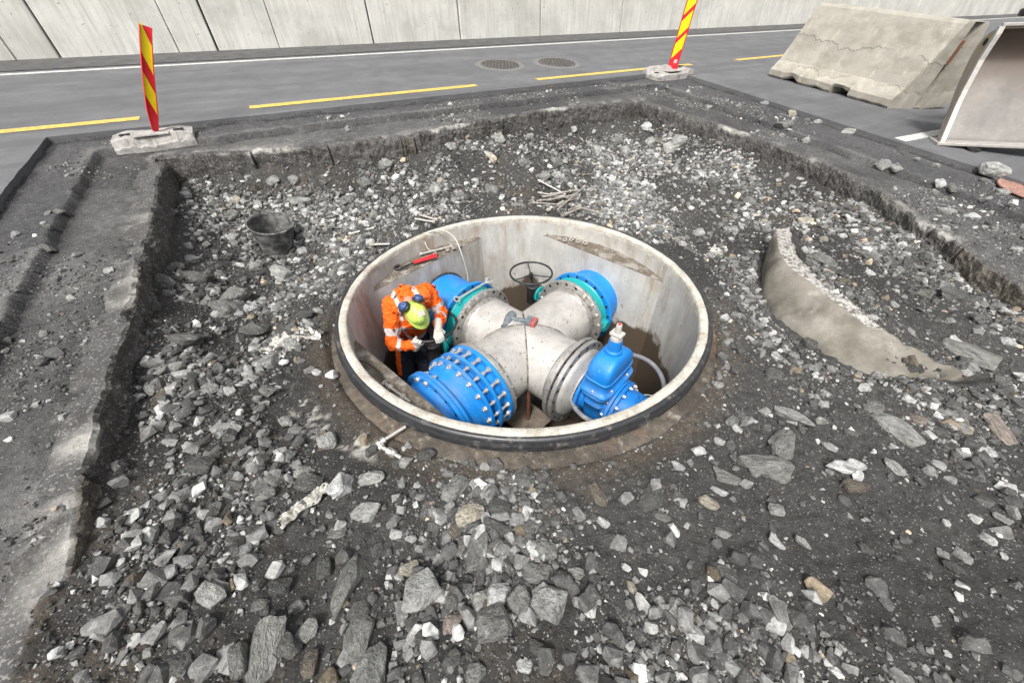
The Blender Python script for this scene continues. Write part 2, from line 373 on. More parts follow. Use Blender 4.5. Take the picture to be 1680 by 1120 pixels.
# ------------------------------------------------------------------ retaining wall of concrete panels
def wall_extra(t, out, src):
    o = node_mix(t, node_noise(t, stretched(t, src, (5, 5, .35)), 3.0, 8, .65, .48, .66, 0, .6), out, (.42, .415, .375))
    o = node_mix(t, node_noise(t, stretched(t, src, (3, 3, .12)), 6.0, 6, .6, .56, .70, 0, .6), o, (.70, .68, .65))
    o = node_mix(t, node_noise(t, stretched(t, src, (8, 8, .2)), 3.0, 6, .6, .62, .72, 0, .5), o, (.25, .27, .23))
    o = node_mix(t, node_noise(t, src, 1.1, 8, .7, .50, .62, 0, .45), o, (.36, .355, .32)); o = node_mix(t, node_noise(t, src, 26, 2, .5, .70, .72, 0, .8), o, (.16, .16, .15))
    return node_mix(t, node_noise(t, stretched(t, src, (26, 26, .25)), 1.0, 3, .5, .60, .66, 0, .35), o, (.30, .295, .26))
M_wall = mat('cast_concrete_panel', (.56, .552, .515), .85, var=.10, vscale=1.5, bump=.25, bscale=30, extra=wall_extra, spec=.3)
M_joint = mat('dark_joint', (.06, .06, .062), .9, bump=0)
wall = empty('retaining_wall', (*from_as(4, 9.7), 1), 'long pale cast concrete retaining wall of tall panels behind the road', 'wall')
SWL = 9.62
joints = [-14, -11.6, -9.2, -6.9, -4.9, -2.95, -2.3, -.92, -.36, .62, 2.35, 4.26, 6.35, 8.88, 11.86, 15.16, 18.6, 22, 25.5, 29, 33, 37, 41, 45, 49, 53, 57]
joints = [-2.45 if q == -2.3 else q for q in joints]
for a0, a1 in zip(joints, joints[1:]):
    mb = MB(); g0, g1 = (.004 if q in (-.92, .62, -2.95) else .014 for q in (a0, a1)); c0 = from_as(a0+g0, SWL); c1 = from_as(a1-g1, SWL); up = Vector((-math.sin(A)*.04, math.cos(A)*.04, 1))
    zb = min(P(*c0), P(*c1))-.05; dv = Vector((-math.sin(A), math.cos(A), 0))*.25
    b0 = Vector((*c0, zb)); b1 = Vector((*c1, zb)); H = 4.2; ch = .012
    tx = Vector((math.cos(A), math.sin(A), 0))
    dn = Vector((-math.sin(A), math.cos(A), 0))
    ring = lambda o_, e: [b0+tx*e+dn*o_, b1-tx*e+dn*o_, b1-tx*e+dn*o_+up*H, b0+tx*e+dn*o_+up*H]
    q = ring(0, ch)+ring(ch, 0)+ring(.25, 0)
    mb.add(q, [(0, 1, 2, 3), (0, 4, 5, 1), (1, 5, 6, 2), (3, 2, 6, 7), (4, 0, 3, 7), (5, 9, 10, 6), (8, 4, 7, 11), (7, 6, 10, 11)])
    # form-tie holes
    for k in range(2):
        for h in (1.0, 2.6):
            c = b0+tx*((a1-a0)*(.3+.4*k)+.1)+up*h
            mb.cyl(c-dn*.001, c+dn*.02, .03, .022, 12, 1)
    mb.build('panel', [M_wall, M_joint], wall)
mb = MB(); p = Vector((*from_as(-14, SWL+.10), .6)); q = Vector((*from_as(33, SWL+.10), .6)); 
mb.add([p, q, q+Vector((0, 0, 4.5)), p+Vector((0, 0, 4.5))], [(0, 1, 2, 3)]); mb.build('joint_filler', M_joint, wall)

# ------------------------------------------------------------------ the round concrete chamber
def chamber_extra(t, out, src):
    # water stain low down, rust-brown streaks; all fixed to the concrete itself
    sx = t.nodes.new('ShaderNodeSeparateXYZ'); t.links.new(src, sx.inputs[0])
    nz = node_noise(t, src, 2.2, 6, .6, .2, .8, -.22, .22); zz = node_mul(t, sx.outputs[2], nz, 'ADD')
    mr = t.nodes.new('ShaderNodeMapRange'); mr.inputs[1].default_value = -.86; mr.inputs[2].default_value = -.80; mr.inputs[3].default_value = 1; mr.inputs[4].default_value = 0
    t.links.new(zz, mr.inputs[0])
    o = node_mix(t, node_noise(t, stretched(t, src, (2.2, 2.2, .6)), 2.6, 8, .65, .45, .64, 0, .8), out, (.36, .355, .33))
    o = node_mix(t, node_noise(t, stretched(t, src, (2, 2, .5)), 1.6, 8, .7, .50, .64, 0, .75), o, (.27, .20, .135))
    o = node_mix(t, node_noise(t, src, 8, 8, .75, .60, .66, 0, .6), o, (.16, .13, .10))
    o = node_mix(t, node_noise(t, stretched(t, src, (14, 14, .8)), 2, 6, .6, .60, .72, 0, .4), o, (.55, .54, .50))
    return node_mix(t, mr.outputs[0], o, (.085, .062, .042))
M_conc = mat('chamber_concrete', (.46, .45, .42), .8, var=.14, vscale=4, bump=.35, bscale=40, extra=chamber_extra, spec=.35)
def rim_extra(t, out, src):
    o = node_mix(t, node_noise(t, src, 5, 8, .7, .50, .66, 0, .75), out, (.26, .21, .155))
    return node_mix(t, node_noise(t, src, 60, 4, .6, .60, .68, 0, .7), o, (.10, .085, .07))
M_rim = mat('weathered_rim_concrete', (.48, .455, .40), .9, var=.16, vscale=18, bump=.8, bscale=90, extra=rim_extra, spec=.25)
def collar_extra(t, o, s):
    o = node_mix(t, node_noise(t, s, 3, 8, .7, .48, .60, 0, .8), o, (.040, .034, .028)); o = node_mix(t, node_noise(t, s, 11, 8, .75, .58, .66, 0, .8), o, (.27, .25, .21))
    return node_mix(t, node_noise(t, s, 2.2, 6, .7, .56, .66, 0, .7), o, (.15, .085, .045))
M_collar = mat('rusty_wet_concrete', (.095, .080, .063), .75, var=.3, vscale=22, bump=.9, bscale=70, extra=collar_extra, spec=.4)
M_rubber = mat('black_rubber_seal', (.028, .029, .031), .38, var=.25, vscale=30, bump=.15, bscale=30, dirt=(.15, .14, .13), dscale=14, dlo=.54, dhi=.68, spec=.6)
M_debris = mat('ledge_debris', (.15, .125, .10), .95, var=.35, vscale=60, bump=1.0, bscale=160, dirt=(.30, .28, .25), dscale=9, dlo=.48, dhi=.60, spec=.2)
cham = empty('manhole_chamber', (CX, CY, -.2), 'large round open concrete manhole chamber with a black rubber seal round its rim', 'manhole')
RI, RO, ZF, ZL = 1.372, 1.450, -1.95, -.20
CHORDS = [(46, 1.17, 32.5), (138, 1.18, 31), (227, 1.185, 30.5)]
def cyl_sheet(mb, prof, n=256, jit=0, mat=0, smooth=True, seed=0, closedtop=False):
    vs = []; fs = []; m_ = len(prof)
    for i, (r_, z_) in enumerate(prof):
        for k in range(n):
            a = 2*math.pi*k/n; j = jit*(mnoise.noise((math.cos(a)*14+i*.6, math.sin(a)*14, seed))+.6*mnoise.noise((math.cos(a)*45+i*1.3, math.sin(a)*45, seed+9))) if jit else 0
            vs.append((CX+(r_+j)*math.cos(a), CY+(r_+j)*math.sin(a), z_+j*.6))
    for i in range(m_-1):
        for k in range(n): fs.append((i*n+k, i*n+(k+1) % n, (i+1)*n+(k+1) % n, (i+1)*n+k))
    mb.add(vs, fs, mat, smooth)
mb = MB(); cyl_sheet(mb, [(RO-.016, -.13), (RO-.016, -.014), (RO-.020, -.004), (RO-.030, .0), (RO-.044, .001), (RI+.012, -.001), (RI+.003, -.008), (RI, -.025), (RI, -.06)], 360, .0035)
mb.build('rim', M_rim, cham)
mb = MB(); cyl_sheet(mb, [(RO+.004, -.108), (RO+.016, -.102), (RO+.023, -.088), (RO+.015, -.078), (RO+.022, -.064), (RO+.024, -.044), (RO+.014, -.034), (RO+.015, -.020), (RO+.009, -.006), (RO-.002, .002), (RO-.014, .0), (RO-.020, -.010)], 256, 0.0012, seed=3)
mb.build('rubber_seal', M_rubber, cham)
mb = MB(); cyl_sheet(mb, [(RO+.125, -.40), (RO+.12, -.168), (RO+.105, -.150), (RO+.08, -.138), (RO+.03, -.125), (RO-.01, -.122)], 256, .005, seed=5)
mb.build('collar', M_collar, cham)
# inside wall with its three flat thickened panels
def rin(azd, flat):
    if flat:
        for c, dd, h in CHORDS:
            q = (azd-c+180) % 360-180
            if abs(q) < h: return min(RI, dd/math.cos(R(q)))
    return RI
n = 720; mb = MB()
azs = [k*360/n for k in range(n)]
def ringv(z_, flat, off=0): return [(CX+(rin(a, flat)+off)*math.cos(R(a)), CY+(rin(a, flat)+off)*math.sin(R(a)), z_) for a in azs]
vs = ringv(-.055, False)+ringv(ZL, False); mb.add(vs, [((k+1) % n, k, n+k, n+(k+1) % n) for k in range(n)], 0, False)
zz = [ZL, ZL-.01, -.5, -1.0, -1.5, ZF]; vs = []
for z_ in zz: vs += ringv(z_, True)
fs = [];
for i in range(len(zz)-1):
    for k in range(n): fs.append((i*n+(k+1) % n, i*n+k, (i+1)*n+k, (i+1)*n+(k+1) % n))
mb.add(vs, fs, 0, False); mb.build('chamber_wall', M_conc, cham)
# ledges on top of the flat panels, covered with grit
for ci, (c, dd, h) in enumerate(CHORDS):
    mb = MB(); NA, NR = 120, 14; vs = []; fs = []
    for i in range(NA+1):
        q = -h+2*h*i/NA; a = c+q; r1 = min(RI, dd/math.cos(R(q))); 
        for k in range(NR+1):
            t = k/NR; r_ = r1+(RI+.004-r1)*t; x = CX+r_*math.cos(R(a)); y = CY+r_*math.sin(R(a))
            hh = 0 if t in (0,) else .004+.012*abs(mnoise.noise((x*12, y*12, 3)))+.02*max(0, mnoise.noise((x*5, y*5, 8)))*t+.01*t
            vs.append((x, y, ZL+.002+hh*(RI-r1 > .01)))
    for i in range(NA):
        for k in range(NR): a_ = i*(NR+1)+k; fs.append((a_, a_+NR+1, a_+NR+2, a_+1)[::-1])
    mb.add(vs, fs, 0, True); mb.build('ledge', M_debris, cham)
M_mud = mat('wet_mud', (.022, .016, .011), .2, var=.4, vscale=3, bump=.4, bscale=8, dirt=(.07, .05, .034), dscale=2.2, dlo=.48, dhi=.58, spec=.5)
mb = MB(); N_ = 60; vs = []; fs = []
for i in range(N_+1):
    for k in range(N_+1):
        x = CX-1.4+2.8*i/N_; y = CY-1.4+2.8*k/N_; vs.append((x, y, -1.68+.035*mnoise.noise((x*2, y*2, 0))+.02*mnoise.noise((x*7, y*7, 4))))
for i in range(N_):
    for k in range(N_): a_ = i*(N_+1)+k; fs.append((a_, a_+N_+1, a_+N_+2, a_+1))
mb.add(vs, fs, 0, True); mb.build('chamber_floor', M_mud, cham)

# ------------------------------------------------------------------ broken asphalt edges round the excavation
def slabedge_extra(t, out, src):
    o = attr_extra()(t, out, src)
    o = node_mix(t, node_noise(t, src, 75, 3, .6, .56, .62, 0, .7), o, (.26, .25, .235))
    return node_mix(t, node_noise(t, src, 7, 6, .7, .50, .62, 0, .6), o, (.045, .043, .040))
M_slab = mat('broken_asphalt_face', (1, 1, 1), .92, var=.2, vscale=20, bump=1.0, bscale=55, extra=slabedge_extra, spec=.25)
def broken_edge(name, path, seed):
    # path: list of (x, y, nx, ny) with n pointing into the pit; snapped to the cut line of the ground
    rs_ = np.random.RandomState(seed); p = np.array(path); offs = np.linspace(-.22, .22, 89)
    xx = p[:, 0:1]+p[:, 2:3]*offs; yy = p[:, 1:2]+p[:, 3:4]*offs; d = height(xx, yy, True, True)[2]
    k = np.argmax(d > .012, axis=1); ok = d.max(1) > .012; o0 = np.where(ok, offs[k], 0); n = len(p)
    ch = []; 
    while len(ch) < n:
        L_ = rs_.randint(8, 60); a0, a1, zt, dp = rs_.uniform(-.012, .034), rs_.uniform(-.012, .034), rs_.uniform(-.008, .010), rs_.uniform(.22, .33)+(.06 if seed == 5 else 0); tone = rs_.rand()
        ch += [(a0+(a1-a0)*q/L_-(.02 if q == 0 else 0), zt, dp, tone) for q in range(L_)]
    ch = ch[:n]; V_, C_ = [], []
    for i in range(n):
        a0, zt, dp, tone = ch[i]; b0 = o0[i]+a0+.035; cx_, cy_ = p[i, 0], p[i, 1]
        prof_ = [(-.20, -.035, 0), (-.13, .002, 0), (-.06, .008+zt, 0), (-.012, .008+zt, 0), (.004, -.006, 1)]+[(.006+.012*math.sin(3.1*f_)-.01*f_, -.006-(dp+.03)*f_, 1) for f_ in (.08, .16, .24, .32, .40, .48, .56, .64, .72, .80, .88, .96)]+[(-.03, -dp-.05, 1), (-.10, -dp-.13, 1)]
        for q, (u_, z_, fc) in enumerate(prof_):
            uu = b0+u_ if q > 1 else o0[i]+u_
            x = cx_+p[i, 2]*uu; y = cy_+p[i, 3]*uu
            jn = mnoise.noise(Vector((cx_*7, cy_*7, z_*8+seed)))*.022+mnoise.noise(Vector((cx_*22, cy_*22, z_*24)))*.014+mnoise.noise(Vector((cx_*50, cy_*50, z_*50)))*.007
            zs = P(cx_, cy_)-.055-(.055 if True else 0)+z_+jn*(1 if 1 < q < 17 else .3)-.018
            V_.append((x+p[i, 2]*jn, y+p[i, 3]*jn, zs))
            g = mnoise.noise(Vector((x*2.2, y*2.2, 4)))+.5*mnoise.noise(Vector((x*7, y*7, 9)))
            c = np.array([.085, .082, .077])*(.75+.5*tone) if fc else np.array([.075, .074, .072])
            if q in (2, 3, 4) and g > .08: c = c+(np.array([.34, .33, .305])-c)*min(1, (g-.08)*2.6)
            if fc and tone > .78: c = np.array([.105, .092, .075])
            C_.append(c)
    m_ = len(prof_); F_ = np.array([(i*m_+k, i*m_+k+1, (i+1)*m_+k+1, (i+1)*m_+k) for i in range(n-1) for k in range(m_-1)])
    o = np_mesh(name, np.array(V_), F_, M_slab, smooth=False, colors=np.array(C_)); tag(o, kind='structure'); return o
nb_ = np.array([math.cos(B), math.sin(B)]); ns_ = np.array([math.sin(A), -math.cos(A)])
pl_ = [(*from_bs(-1.30, s_), nb_[0], nb_[1]) for s_ in np.arange(-1.6, 5.30, .016)]
pb_ = []
for a_ in np.arange(-1.15, 5.0, .016): x_, y_ = from_as(a_, float(lip_back(np.array(a_)))); pb_.append((x_, y_, ns_[0], ns_[1]))
pr_ = [(*from_bs(float(lip_right(np.array(s_))), s_), -nb_[0], -nb_[1]) for s_ in np.arange(4.95, -1.6, -.016)]
broken_edge('asphalt_edge', pl_, 3); broken_edge('asphalt_edge', pb_, 4); broken_edge('asphalt_edge', pr_[::1], 5)
# ------------------------------------------------------------------ pipework materials
M_steel = mat('pickled_stainless_steel', (.44, .43, .41), .48, .55, var=.10, vscale=9, bump=.12, bscale=25, dirt=(.30, .28, .25), dscale=5, dlo=.52, dhi=.72, spec=.5)
def pipe_extra(t, out, src):
    o = node_mix(t, node_noise(t, stretched(t, src, (1, 1, 1)), 3, 8, .7, .46, .62, 0, .6), out, (.56, .54, .51))
    o = node_mix(t, node_noise(t, src, 45, 3, .5, .64, .70, 0, .8), o, (.07, .055, .045))
    return node_mix(t, node_noise(t, stretched(t, src, (1, 3, 9)), 14, 3, .5, .66, .72, 0, .5), o, (.16, .14, .12))
M_pipe = mat('dusty_stainless_pipe', (.40, .385, .36), .6, .30, var=.14, vscale=7, bump=.15, bscale=30, extra=pipe_extra, spec=.5)
M_flange = mat('machined_steel_flange', (.42, .41, .39), .38, .6, var=.12, vscale=12, bump=.08, bscale=60, dirt=(.20, .17, .14), dscale=16, dlo=.50, dhi=.64)
M_weld = mat('dark_weld_bead', (.10, .085, .075), .6, .4, var=.4, vscale=60, bump=.6, bscale=150, dirt=(.33, .31, .28), dscale=10, dlo=.45, dhi=.55)
def paint_extra(t, o, s):
    o = node_mix(t, node_noise(t, s, 3.5, 8, .7, .50, .72, 0, .45), o, (.20, .24, .28))
    o = node_mix(t, node_noise(t, s, 60, 3, .6, .66, .72, 0, .6), o, (.10, .09, .08))
    return node_mix(t, node_noise(t, s, 13, 6, .7, .60, .70, 0, .5), o, (.03, .10, .24))
M_blue = mat('blue_epoxy_coating', (.008, .205, .59), .42, 0, var=.10, vscale=6, bump=.12, bscale=30, extra=paint_extra, spec=.5, coat=.05)
M_dblue = mat('worn_blue_coating', (.007, .18, .55), .46, 0, var=.12, vscale=9, bump=.15, bscale=34, extra=paint_extra, spec=.5)
M_teal = mat('teal_epoxy_coating', (.008, .30, .30), .4, 0, var=.08, vscale=8, bump=.06, bscale=40, dirt=(.03, .18, .19), dscale=8, dlo=.54, dhi=.70)
M_black = mat('black_cast_iron_paint', (.018, .018, .019), .45, 0, var=.3, vscale=14, bump=.1, bscale=40, dirt=(.09, .085, .08), dscale=12, dlo=.58, dhi=.72)
M_bolt = mat('bright_zinc_bolt', (.62, .60, .57), .33, .75, var=.15, vscale=30, bump=.06, bscale=80, dirt=(.38, .33, .27), dscale=40, dlo=.55, dhi=.68)
M_hole = mat('bolt_hole_dark', (.012, .012, .012), .9, bump=0)
M_rust = mat('rusty_steel', (.20, .085, .05), .8, .1, var=.3, vscale=30, bump=.4, bscale=80)
M_plwhite = mat('white_plastic', (.44, .43, .39), .45, 0, var=.05, vscale=10, bump=.05, dirt=(.40, .36, .30), dscale=30, dlo=.58, dhi=.70)
M_red = mat('red_paint', (.55, .018, .022), .4, 0, var=.1, vscale=20, bump=.05, dirt=(.25, .04, .04), dscale=30, dlo=.58, dhi=.7)
AXZ = -.70; PCX, PCY = CX+.03, CY-.01
class Arm:
    def __init__(s, azd):
        a = R(azd); s.ax = Vector((math.cos(a), math.sin(a), 0)); s.sd = Vector((-math.sin(a), math.cos(a), 0)); s.o = Vector((PCX, PCY, AXZ))
    def p(s, d, side=0, up=0): return s.o+s.ax*d+s.sd*side+Vector((0, 0, up))
    def disc(s, mb, d0, d1, r, n=72, mat=0, ri=0, ch=.003):
        mb.lathe(s.p(0), s.ax, [(ri, d0), (r-ch, d0), (r, d0+ch), (r, d1-ch), (r-ch, d1), (ri, d1)], n, mat, False if False else True); return mb
    def circ(s, d, r, ang): return s.p(d)+s.sd*math.cos(ang)*r+Vector((0, 0, 1))*math.sin(ang)*r
    def holes(s, mb, d, r, n, hr, mat=1, face=1, t=.0015, ph=.5):
        for k in range(n):
            c = s.circ(d, r, 2*math.pi*(k+ph)/n); mb.cyl(c, c+s.ax*face*t, hr, hr, 10, mat)
BR, BL, FL, FR = Arm(47), Arm(137), Arm(227), Arm(317)
PR, FLR, PCD = .305, .39, .3625
# stainless cross
cross = empty('cross_pipe', (PCX, PCY, AXZ), 'large dusty stainless steel four way cross pipe in the middle of the chamber', 'pipe')
dend = {BR: .74, BL: .585, FL: .575, FR: .565}
mb = MB()
for a_ in (BR, FL): mb.lathe(a_.p(0), a_.ax, [(PR, 0), (PR, dend[a_]-.02)], 96)
for a_ in (BL, FR): mb.lathe(a_.p(0), a_.ax, [(PR, 0), (PR, dend[a_]-.02)], 96)
mb.build('pipe_body', M_pipe, cross)
for a_ in (BR, BL, FL, FR):
    mb = MB(); d = dend[a_]
    mb.lathe(a_.p(0), a_.ax, [(PR, d-.10), (PR+.008, d-.085), (PR+.010, d-.04)], 96, 0)
    a_.disc(mb, d-.036, d, FLR, 96)
    a_.holes(mb, d-.036, PCD, 20, .016, 1, -1)
    if a_ in (FR,): a_.holes(mb, d, PCD, 20, .014, 1, 1)
    mb.build('flange', [M_flange, M_hole], cross)
# welds where the arms meet: half ellipses in the planes between the arms, and the ring seams
for azd in (2, 92, 182, 272):
    a = R(azd); dv = Vector((math.cos(a), math.sin(a), 0)); pts = []
    for k in range(26):
        t = math.pi*.5*k/25*1.25; pts.append(Vector((PCX, PCY, AXZ))+dv*(math.sqrt(2)*PR*math.sin(t)+.002)+Vector((0, 0, PR*math.cos(t)+.002)))
    mb = MB(); mb.tube(pts, [.008+.004*mnoise.noise((k*.9, azd, 0)) for k in range(26)], 6)
    mb.build('weld_seam', M_weld, cross)
# support post and base plate under the cross
sp = empty('pipe_support', (CX+.0, CY-.30, -1.65), 'thin rusty post on a diamond shaped steel plate under the cross', 'support')
mb = MB(); mb.cyl((CX+.06, CY-.37, -1.3), (CX+.06, CY-.37, -.86), .018, .018, 12); mb.build('post', M_rust, sp)
M_plate = mat('muddy_steel_plate', (.20, .165, .13), .7, .2, var=.25, vscale=12, bump=.3)
mb = MB(); mb.box((CX+.06, CY-.37, -1.31), (.34, .34, .02), Matrix.Rotation(R(45), 3, 'Z'), 0, .003); mb.cyl((CX+.06, CY-.37, -1.66), (CX+.06, CY-.37, -1.318), .05, .05, 16); mb.build('base_plate', M_plate, sp)
# a bolt with nut and washer, from p along ax; used for parts and loose ones
def bolt_mb(p, ax, L, r=.0125, hr=.021, head=True, nuts=(), capend=None):
    mb = MB(); ax = Vector(ax).normalized(); p = Vector(p)
    mb.cyl(p, p+ax*L, r, r, 10)
    if head: mb.hexp(p, -ax, hr, .016); mb.cyl(p, p+ax*.004, hr*1.15, hr*1.15, 14)
    for q in nuts: mb.hexp(p+ax*q, ax, hr, .02, roll=.3*q*50)
    return mb
# ---- butterfly valves with gearboxes and handwheels
def handwheel_mb(c, r, tilt=0, rod=.011):
    mb = MB(); c = Vector(c); mb.tube([c+Vector((math.cos(k*2*math.pi/56)*r, math.sin(k*2*math.pi/56)*r, 0)) for k in range(56)], rod, 10, 0, True)
    return mb
def spokes_mb(c, r, ph):
    mb = MB(); c = Vector(c)
    for k in range(3):
        a = ph+k*2*math.pi/3; e = c+Vector((math.cos(a)*r, math.sin(a)*r, 0))
        mb.tube([c+Vector((math.cos(a)*.02, math.sin(a)*.02, -.022)), c+Vector((math.cos(a)*r*.5, math.sin(a)*r*.5, -.018)), e], [.0075, .006, .0065], 8)
    mb.cyl(c+Vector((0, 0, -.045)), c+Vector((0, 0, -.004)), .024, .021, 16); return mb
def butterfly(arm, d0, d1, side, label, wheelc, wr, ph):
    v = empty('butterfly_valve', arm.p((d0+d1)/2), label, 'valve')
    mb = MB(); dm = (d0+d1)/2
    mb.lathe(arm.p(0), arm.ax, [(.30, d0), (.352, d0), (.358, d0+.01), (.350, d0+.02), (.346, dm), (.350, d1-.02), (.358, d1-.01), (.352, d1), (.30, d1)], 80)
    for s_ in (side, -side):
        L_ = .40 if s_ == side else .405
        mb.cyl(arm.p(dm, s_*.30), arm.p(dm, s_*L_), .058, .05, 24)
        mb.box(arm.p(dm, s_*.355), (.085, .09, .11), Matrix((arm.ax, arm.sd, Vector((0, 0, 1)))).transposed(), 0, .012)
    mb.build('valve_body', M_teal, v)
    mb = MB(); mb.lathe(arm.p(dm), arm.sd*side, [(.05, .39), (.05, .455), (.088, .455), (.092, .460), (.092, .477), (.088, .482), (0, .482)], 32)
    for k in range(4):
        a = math.pi/4+k*math.pi/2; c = arm.p(dm, side*.482)+arm.ax*math.cos(a)*.062+Vector((0, 0, math.sin(a)*.062)); mb.hexp(c-arm.sd*side*.045, arm.sd*side*-1, .013, .012, 1); mb.cyl(c-arm.sd*side*.03, c-arm.sd*side*.025, .016, .016, 12, 1)
    mb.build('mounting_flange', [M_teal, M_bolt], v)
    mb = MB(); g_ = arm.p(dm, side*.575); rot = Matrix((arm.ax, arm.sd, Vector((0, 0, 1)))).transposed()
    mb.cyl(g_+Vector((0, 0, -.15)), g_+Vector((0, 0, .045)), .068, .066, 32); mb.lathe(g_, (0, 0, 1), [(0, .045), (.072, .045), (.075, .052), (.075, .070), (.058, .080), (.030, .084), (0, .084)], 32)
    mb.box(arm.p(dm, side*.505, 0), (.09, .05, .10), rot, 0, .01)
    mb.build('gearbox', M_black, v)
    wc = Vector(wheelc); mb = MB(); mb.cyl(Vector((g_.x, g_.y, AXZ+.07)), Vector((wc.x, wc.y, wc.z-.02)), .016, .014, 14); mb.build('spindle', M_black, v)
    hw = handwheel_mb(wc, wr).build('handwheel', M_black, v); spokes_mb(wc, wr, ph).build('spokes', M_black, hw)
    for k in range(20):
        if arm is BL and k not in (3, 4, 5, 9, 10, 11, 12, 15): continue
        if arm is BR and k not in (6, 7, 8, 9, 0, 19, 18, 17): continue
        a = 2*math.pi*(k+.5)/20; b_ = bolt_mb(arm.circ(d0-.034, PCD, a), arm.ax, .05, nuts=()); b_.build('bolt', M_bolt, v)
    return v
butterfly(BR, .745, .875, 1, 'teal butterfly valve with black handwheel by the back of the chamber', (.222, 3.495, -.44), .230, R(97))
butterfly(BL, .590, .720, 1, 'teal butterfly valve whose black handwheel the worker is holding', (-.745, 2.62, -.435), .235, R(75))
def blue_pipe(arm, d0, label):
    v = empty('flanged_wall_pipe', arm.p(d0), label, 'pipe')
    mb = MB(); arm.disc(mb, d0+.004, d0+.036, FLR+.005, 96, 0, .2); arm.holes(mb, d0+.004, PCD, 20, .015, 1, -1); arm.holes(mb, d0+.036, PCD, 20, .014, 1, 1); mb.build('flange', [M_blue, M_hole], v)
    mb = MB(); mb.lathe(arm.p(0), arm.ax, [(.345, d0+.036), (.328, d0+.06), (.322, d0+.09), (.32, 1.30)], 96); mb.build('pipe_barrel', M_blue, v)
    mb = MB(); mb.lathe(arm.p(0), arm.ax, [(.32, 1.172), (.332, 1.175), (.337, 1.19)], 96, 0, True); mb.build('wall_gasket', M_rubber, v)
blue_pipe(BR, .885, 'blue flanged pipe entering the chamber wall at the back right')
blue_pipe(BL, .730, 'blue flanged pipe entering the chamber wall behind the worker')
# ---- blue dismantling joint, front left
dj = empty('dismantling_joint', FL.p(.8), 'big bright blue pipe joint with three close flanges and rows of bolts', 'pipe joint')
for d0, d1, rr_ in ((.580, .612, FLR+.002), (.700, .726, FLR+.004), (.790, .818, FLR+.006), (.985, 1.013, FLR+.004)):
    mb = MB(); FL.disc(mb, d0, d1, rr_, 96, 0, .2); mb.build('flange', [M_blue], dj)
mb = MB(); mb.lathe(FL.p(0), FL.ax, [(.322, .612), (.322, .700)], 96); mb.lathe(FL.p(0), FL.ax, [(.312, .726), (.312, .79)], 96)
mb.lathe(FL.p(0), FL.ax, [(.352, .818), (.350, .86), (.346, .864), (.346, .90), (.339, .905), (.336, .94), (.328, .985)], 96); mb.build('barrel', M_blue, dj)
for k in range(20):
    a = 2*math.pi*(k+.5)/20; p = FL.circ(.545, PCD, a); mb = bolt_mb(p, FL.ax, .30, .0125, .022, False, ())
    mb.hexp(FL.circ(.539, PCD, a), -FL.ax, .021, .018)
    for q in (.616, .676, .730, .822): mb.hexp(FL.circ(q, PCD, a), FL.ax, .020, .019, 0, a*3+q)
    mb.cyl(FL.circ(.613, PCD, a), FL.circ(.617, PCD, a), .027, .027, 14); mb.cyl(FL.circ(.695, PCD, a), FL.circ(.6995, PCD, a), .027, .027, 14); mb.cyl(FL.circ(.8185, PCD, a), FL.circ(.823, PCD, a), .027, .027, 14)
    mb.sphere(FL.circ(.840, PCD, a), .0125, 8)
    mb.build('tie_bolt', M_bolt, dj)
fp = empty('flanged_spigot', FL.p(1.05), 'blue flanged pipe end going under the front left ledge', 'pipe')
mb = MB(); FL.disc(mb, 1.017, 1.047, FLR+.006, 96, 0, .2); FL.holes(mb, 1.047, PCD, 20, .013, 1, 1, .002, .5); mb.build('flange', [M_blue, M_hole], fp)
mb = MB(); mb.lathe(FL.p(0), FL.ax, [(.34, 1.047), (.33, 1.06), (.325, 1.10), (.335, 1.13), (.335, 1.15), (.328, 1.155), (.328, 1.3)], 96); mb.build('pipe_barrel', M_blue, fp)
for k in (5, 6, 12): 
    a = 2*math.pi*(k+.5)/20; mb = bolt_mb(FL.circ(1.052, PCD, a), -FL.ax, .10, .0125, .022, True); mb.hexp(FL.circ(.985, PCD, a), -FL.ax, .022, .02); mb.build('bolt', M_bolt, fp)
# ---- front right: stainless reducer, gate valve, adapter
red = empty('reducer_pipe', FR.p(.62), 'stainless steel reducer with a wide drilled flange beside the blue gate valve', 'pipe')
mb = MB(); FR.disc(mb, .585, .622, FLR+.003, 96, 0, .28); FR.holes(mb, .622, PCD, 20, .015, 1, 1, .002); mb.build('flange', [M_flange, M_hole], red)
mb = MB(); mb.lathe(FR.p(0), FR.ax, [(FLR-.05, .567), (FLR-.05, .583)], 96, 1); mb.lathe(FR.p(0), FR.ax, [(.322, .6225), (.318, .635), (.305, .65), (.235, .690), (.225, .705)], 96, 0); mb.build('cone', [M_pipe, M_rubber], red)
GD = .862
gv = empty('gate_valve', FR.p(GD), 'blue gate valve with a white cap on its stem', 'valve')
rotF = Matrix((FR.ax, FR.sd, Vector((0, 0, 1)))).transposed()
def oval(mb, levels, n=48, mat=0, d=GD, pw=3.2):
    # levels: half width along the pipe, half width across, height above the pipe axis
    vs = []; fs = []
    for (hx, hy, z_) in levels:
        for k in range(n):
            a = 2*math.pi*k/n; c, s_ = math.cos(a), math.sin(a); x = math.copysign(abs(c)**(2/pw), c)*hx; y = math.copysign(abs(s_)**(2/pw), s_)*hy
            vs.append(FR.p(d+x, y, z_))
    for i in range(len(levels)-1):
        for k in range(n): fs.append((i*n+k, i*n+(k+1) % n, (i+1)*n+(k+1) % n, (i+1)*n+k))
    mb.add(vs, fs, mat, True); return mb
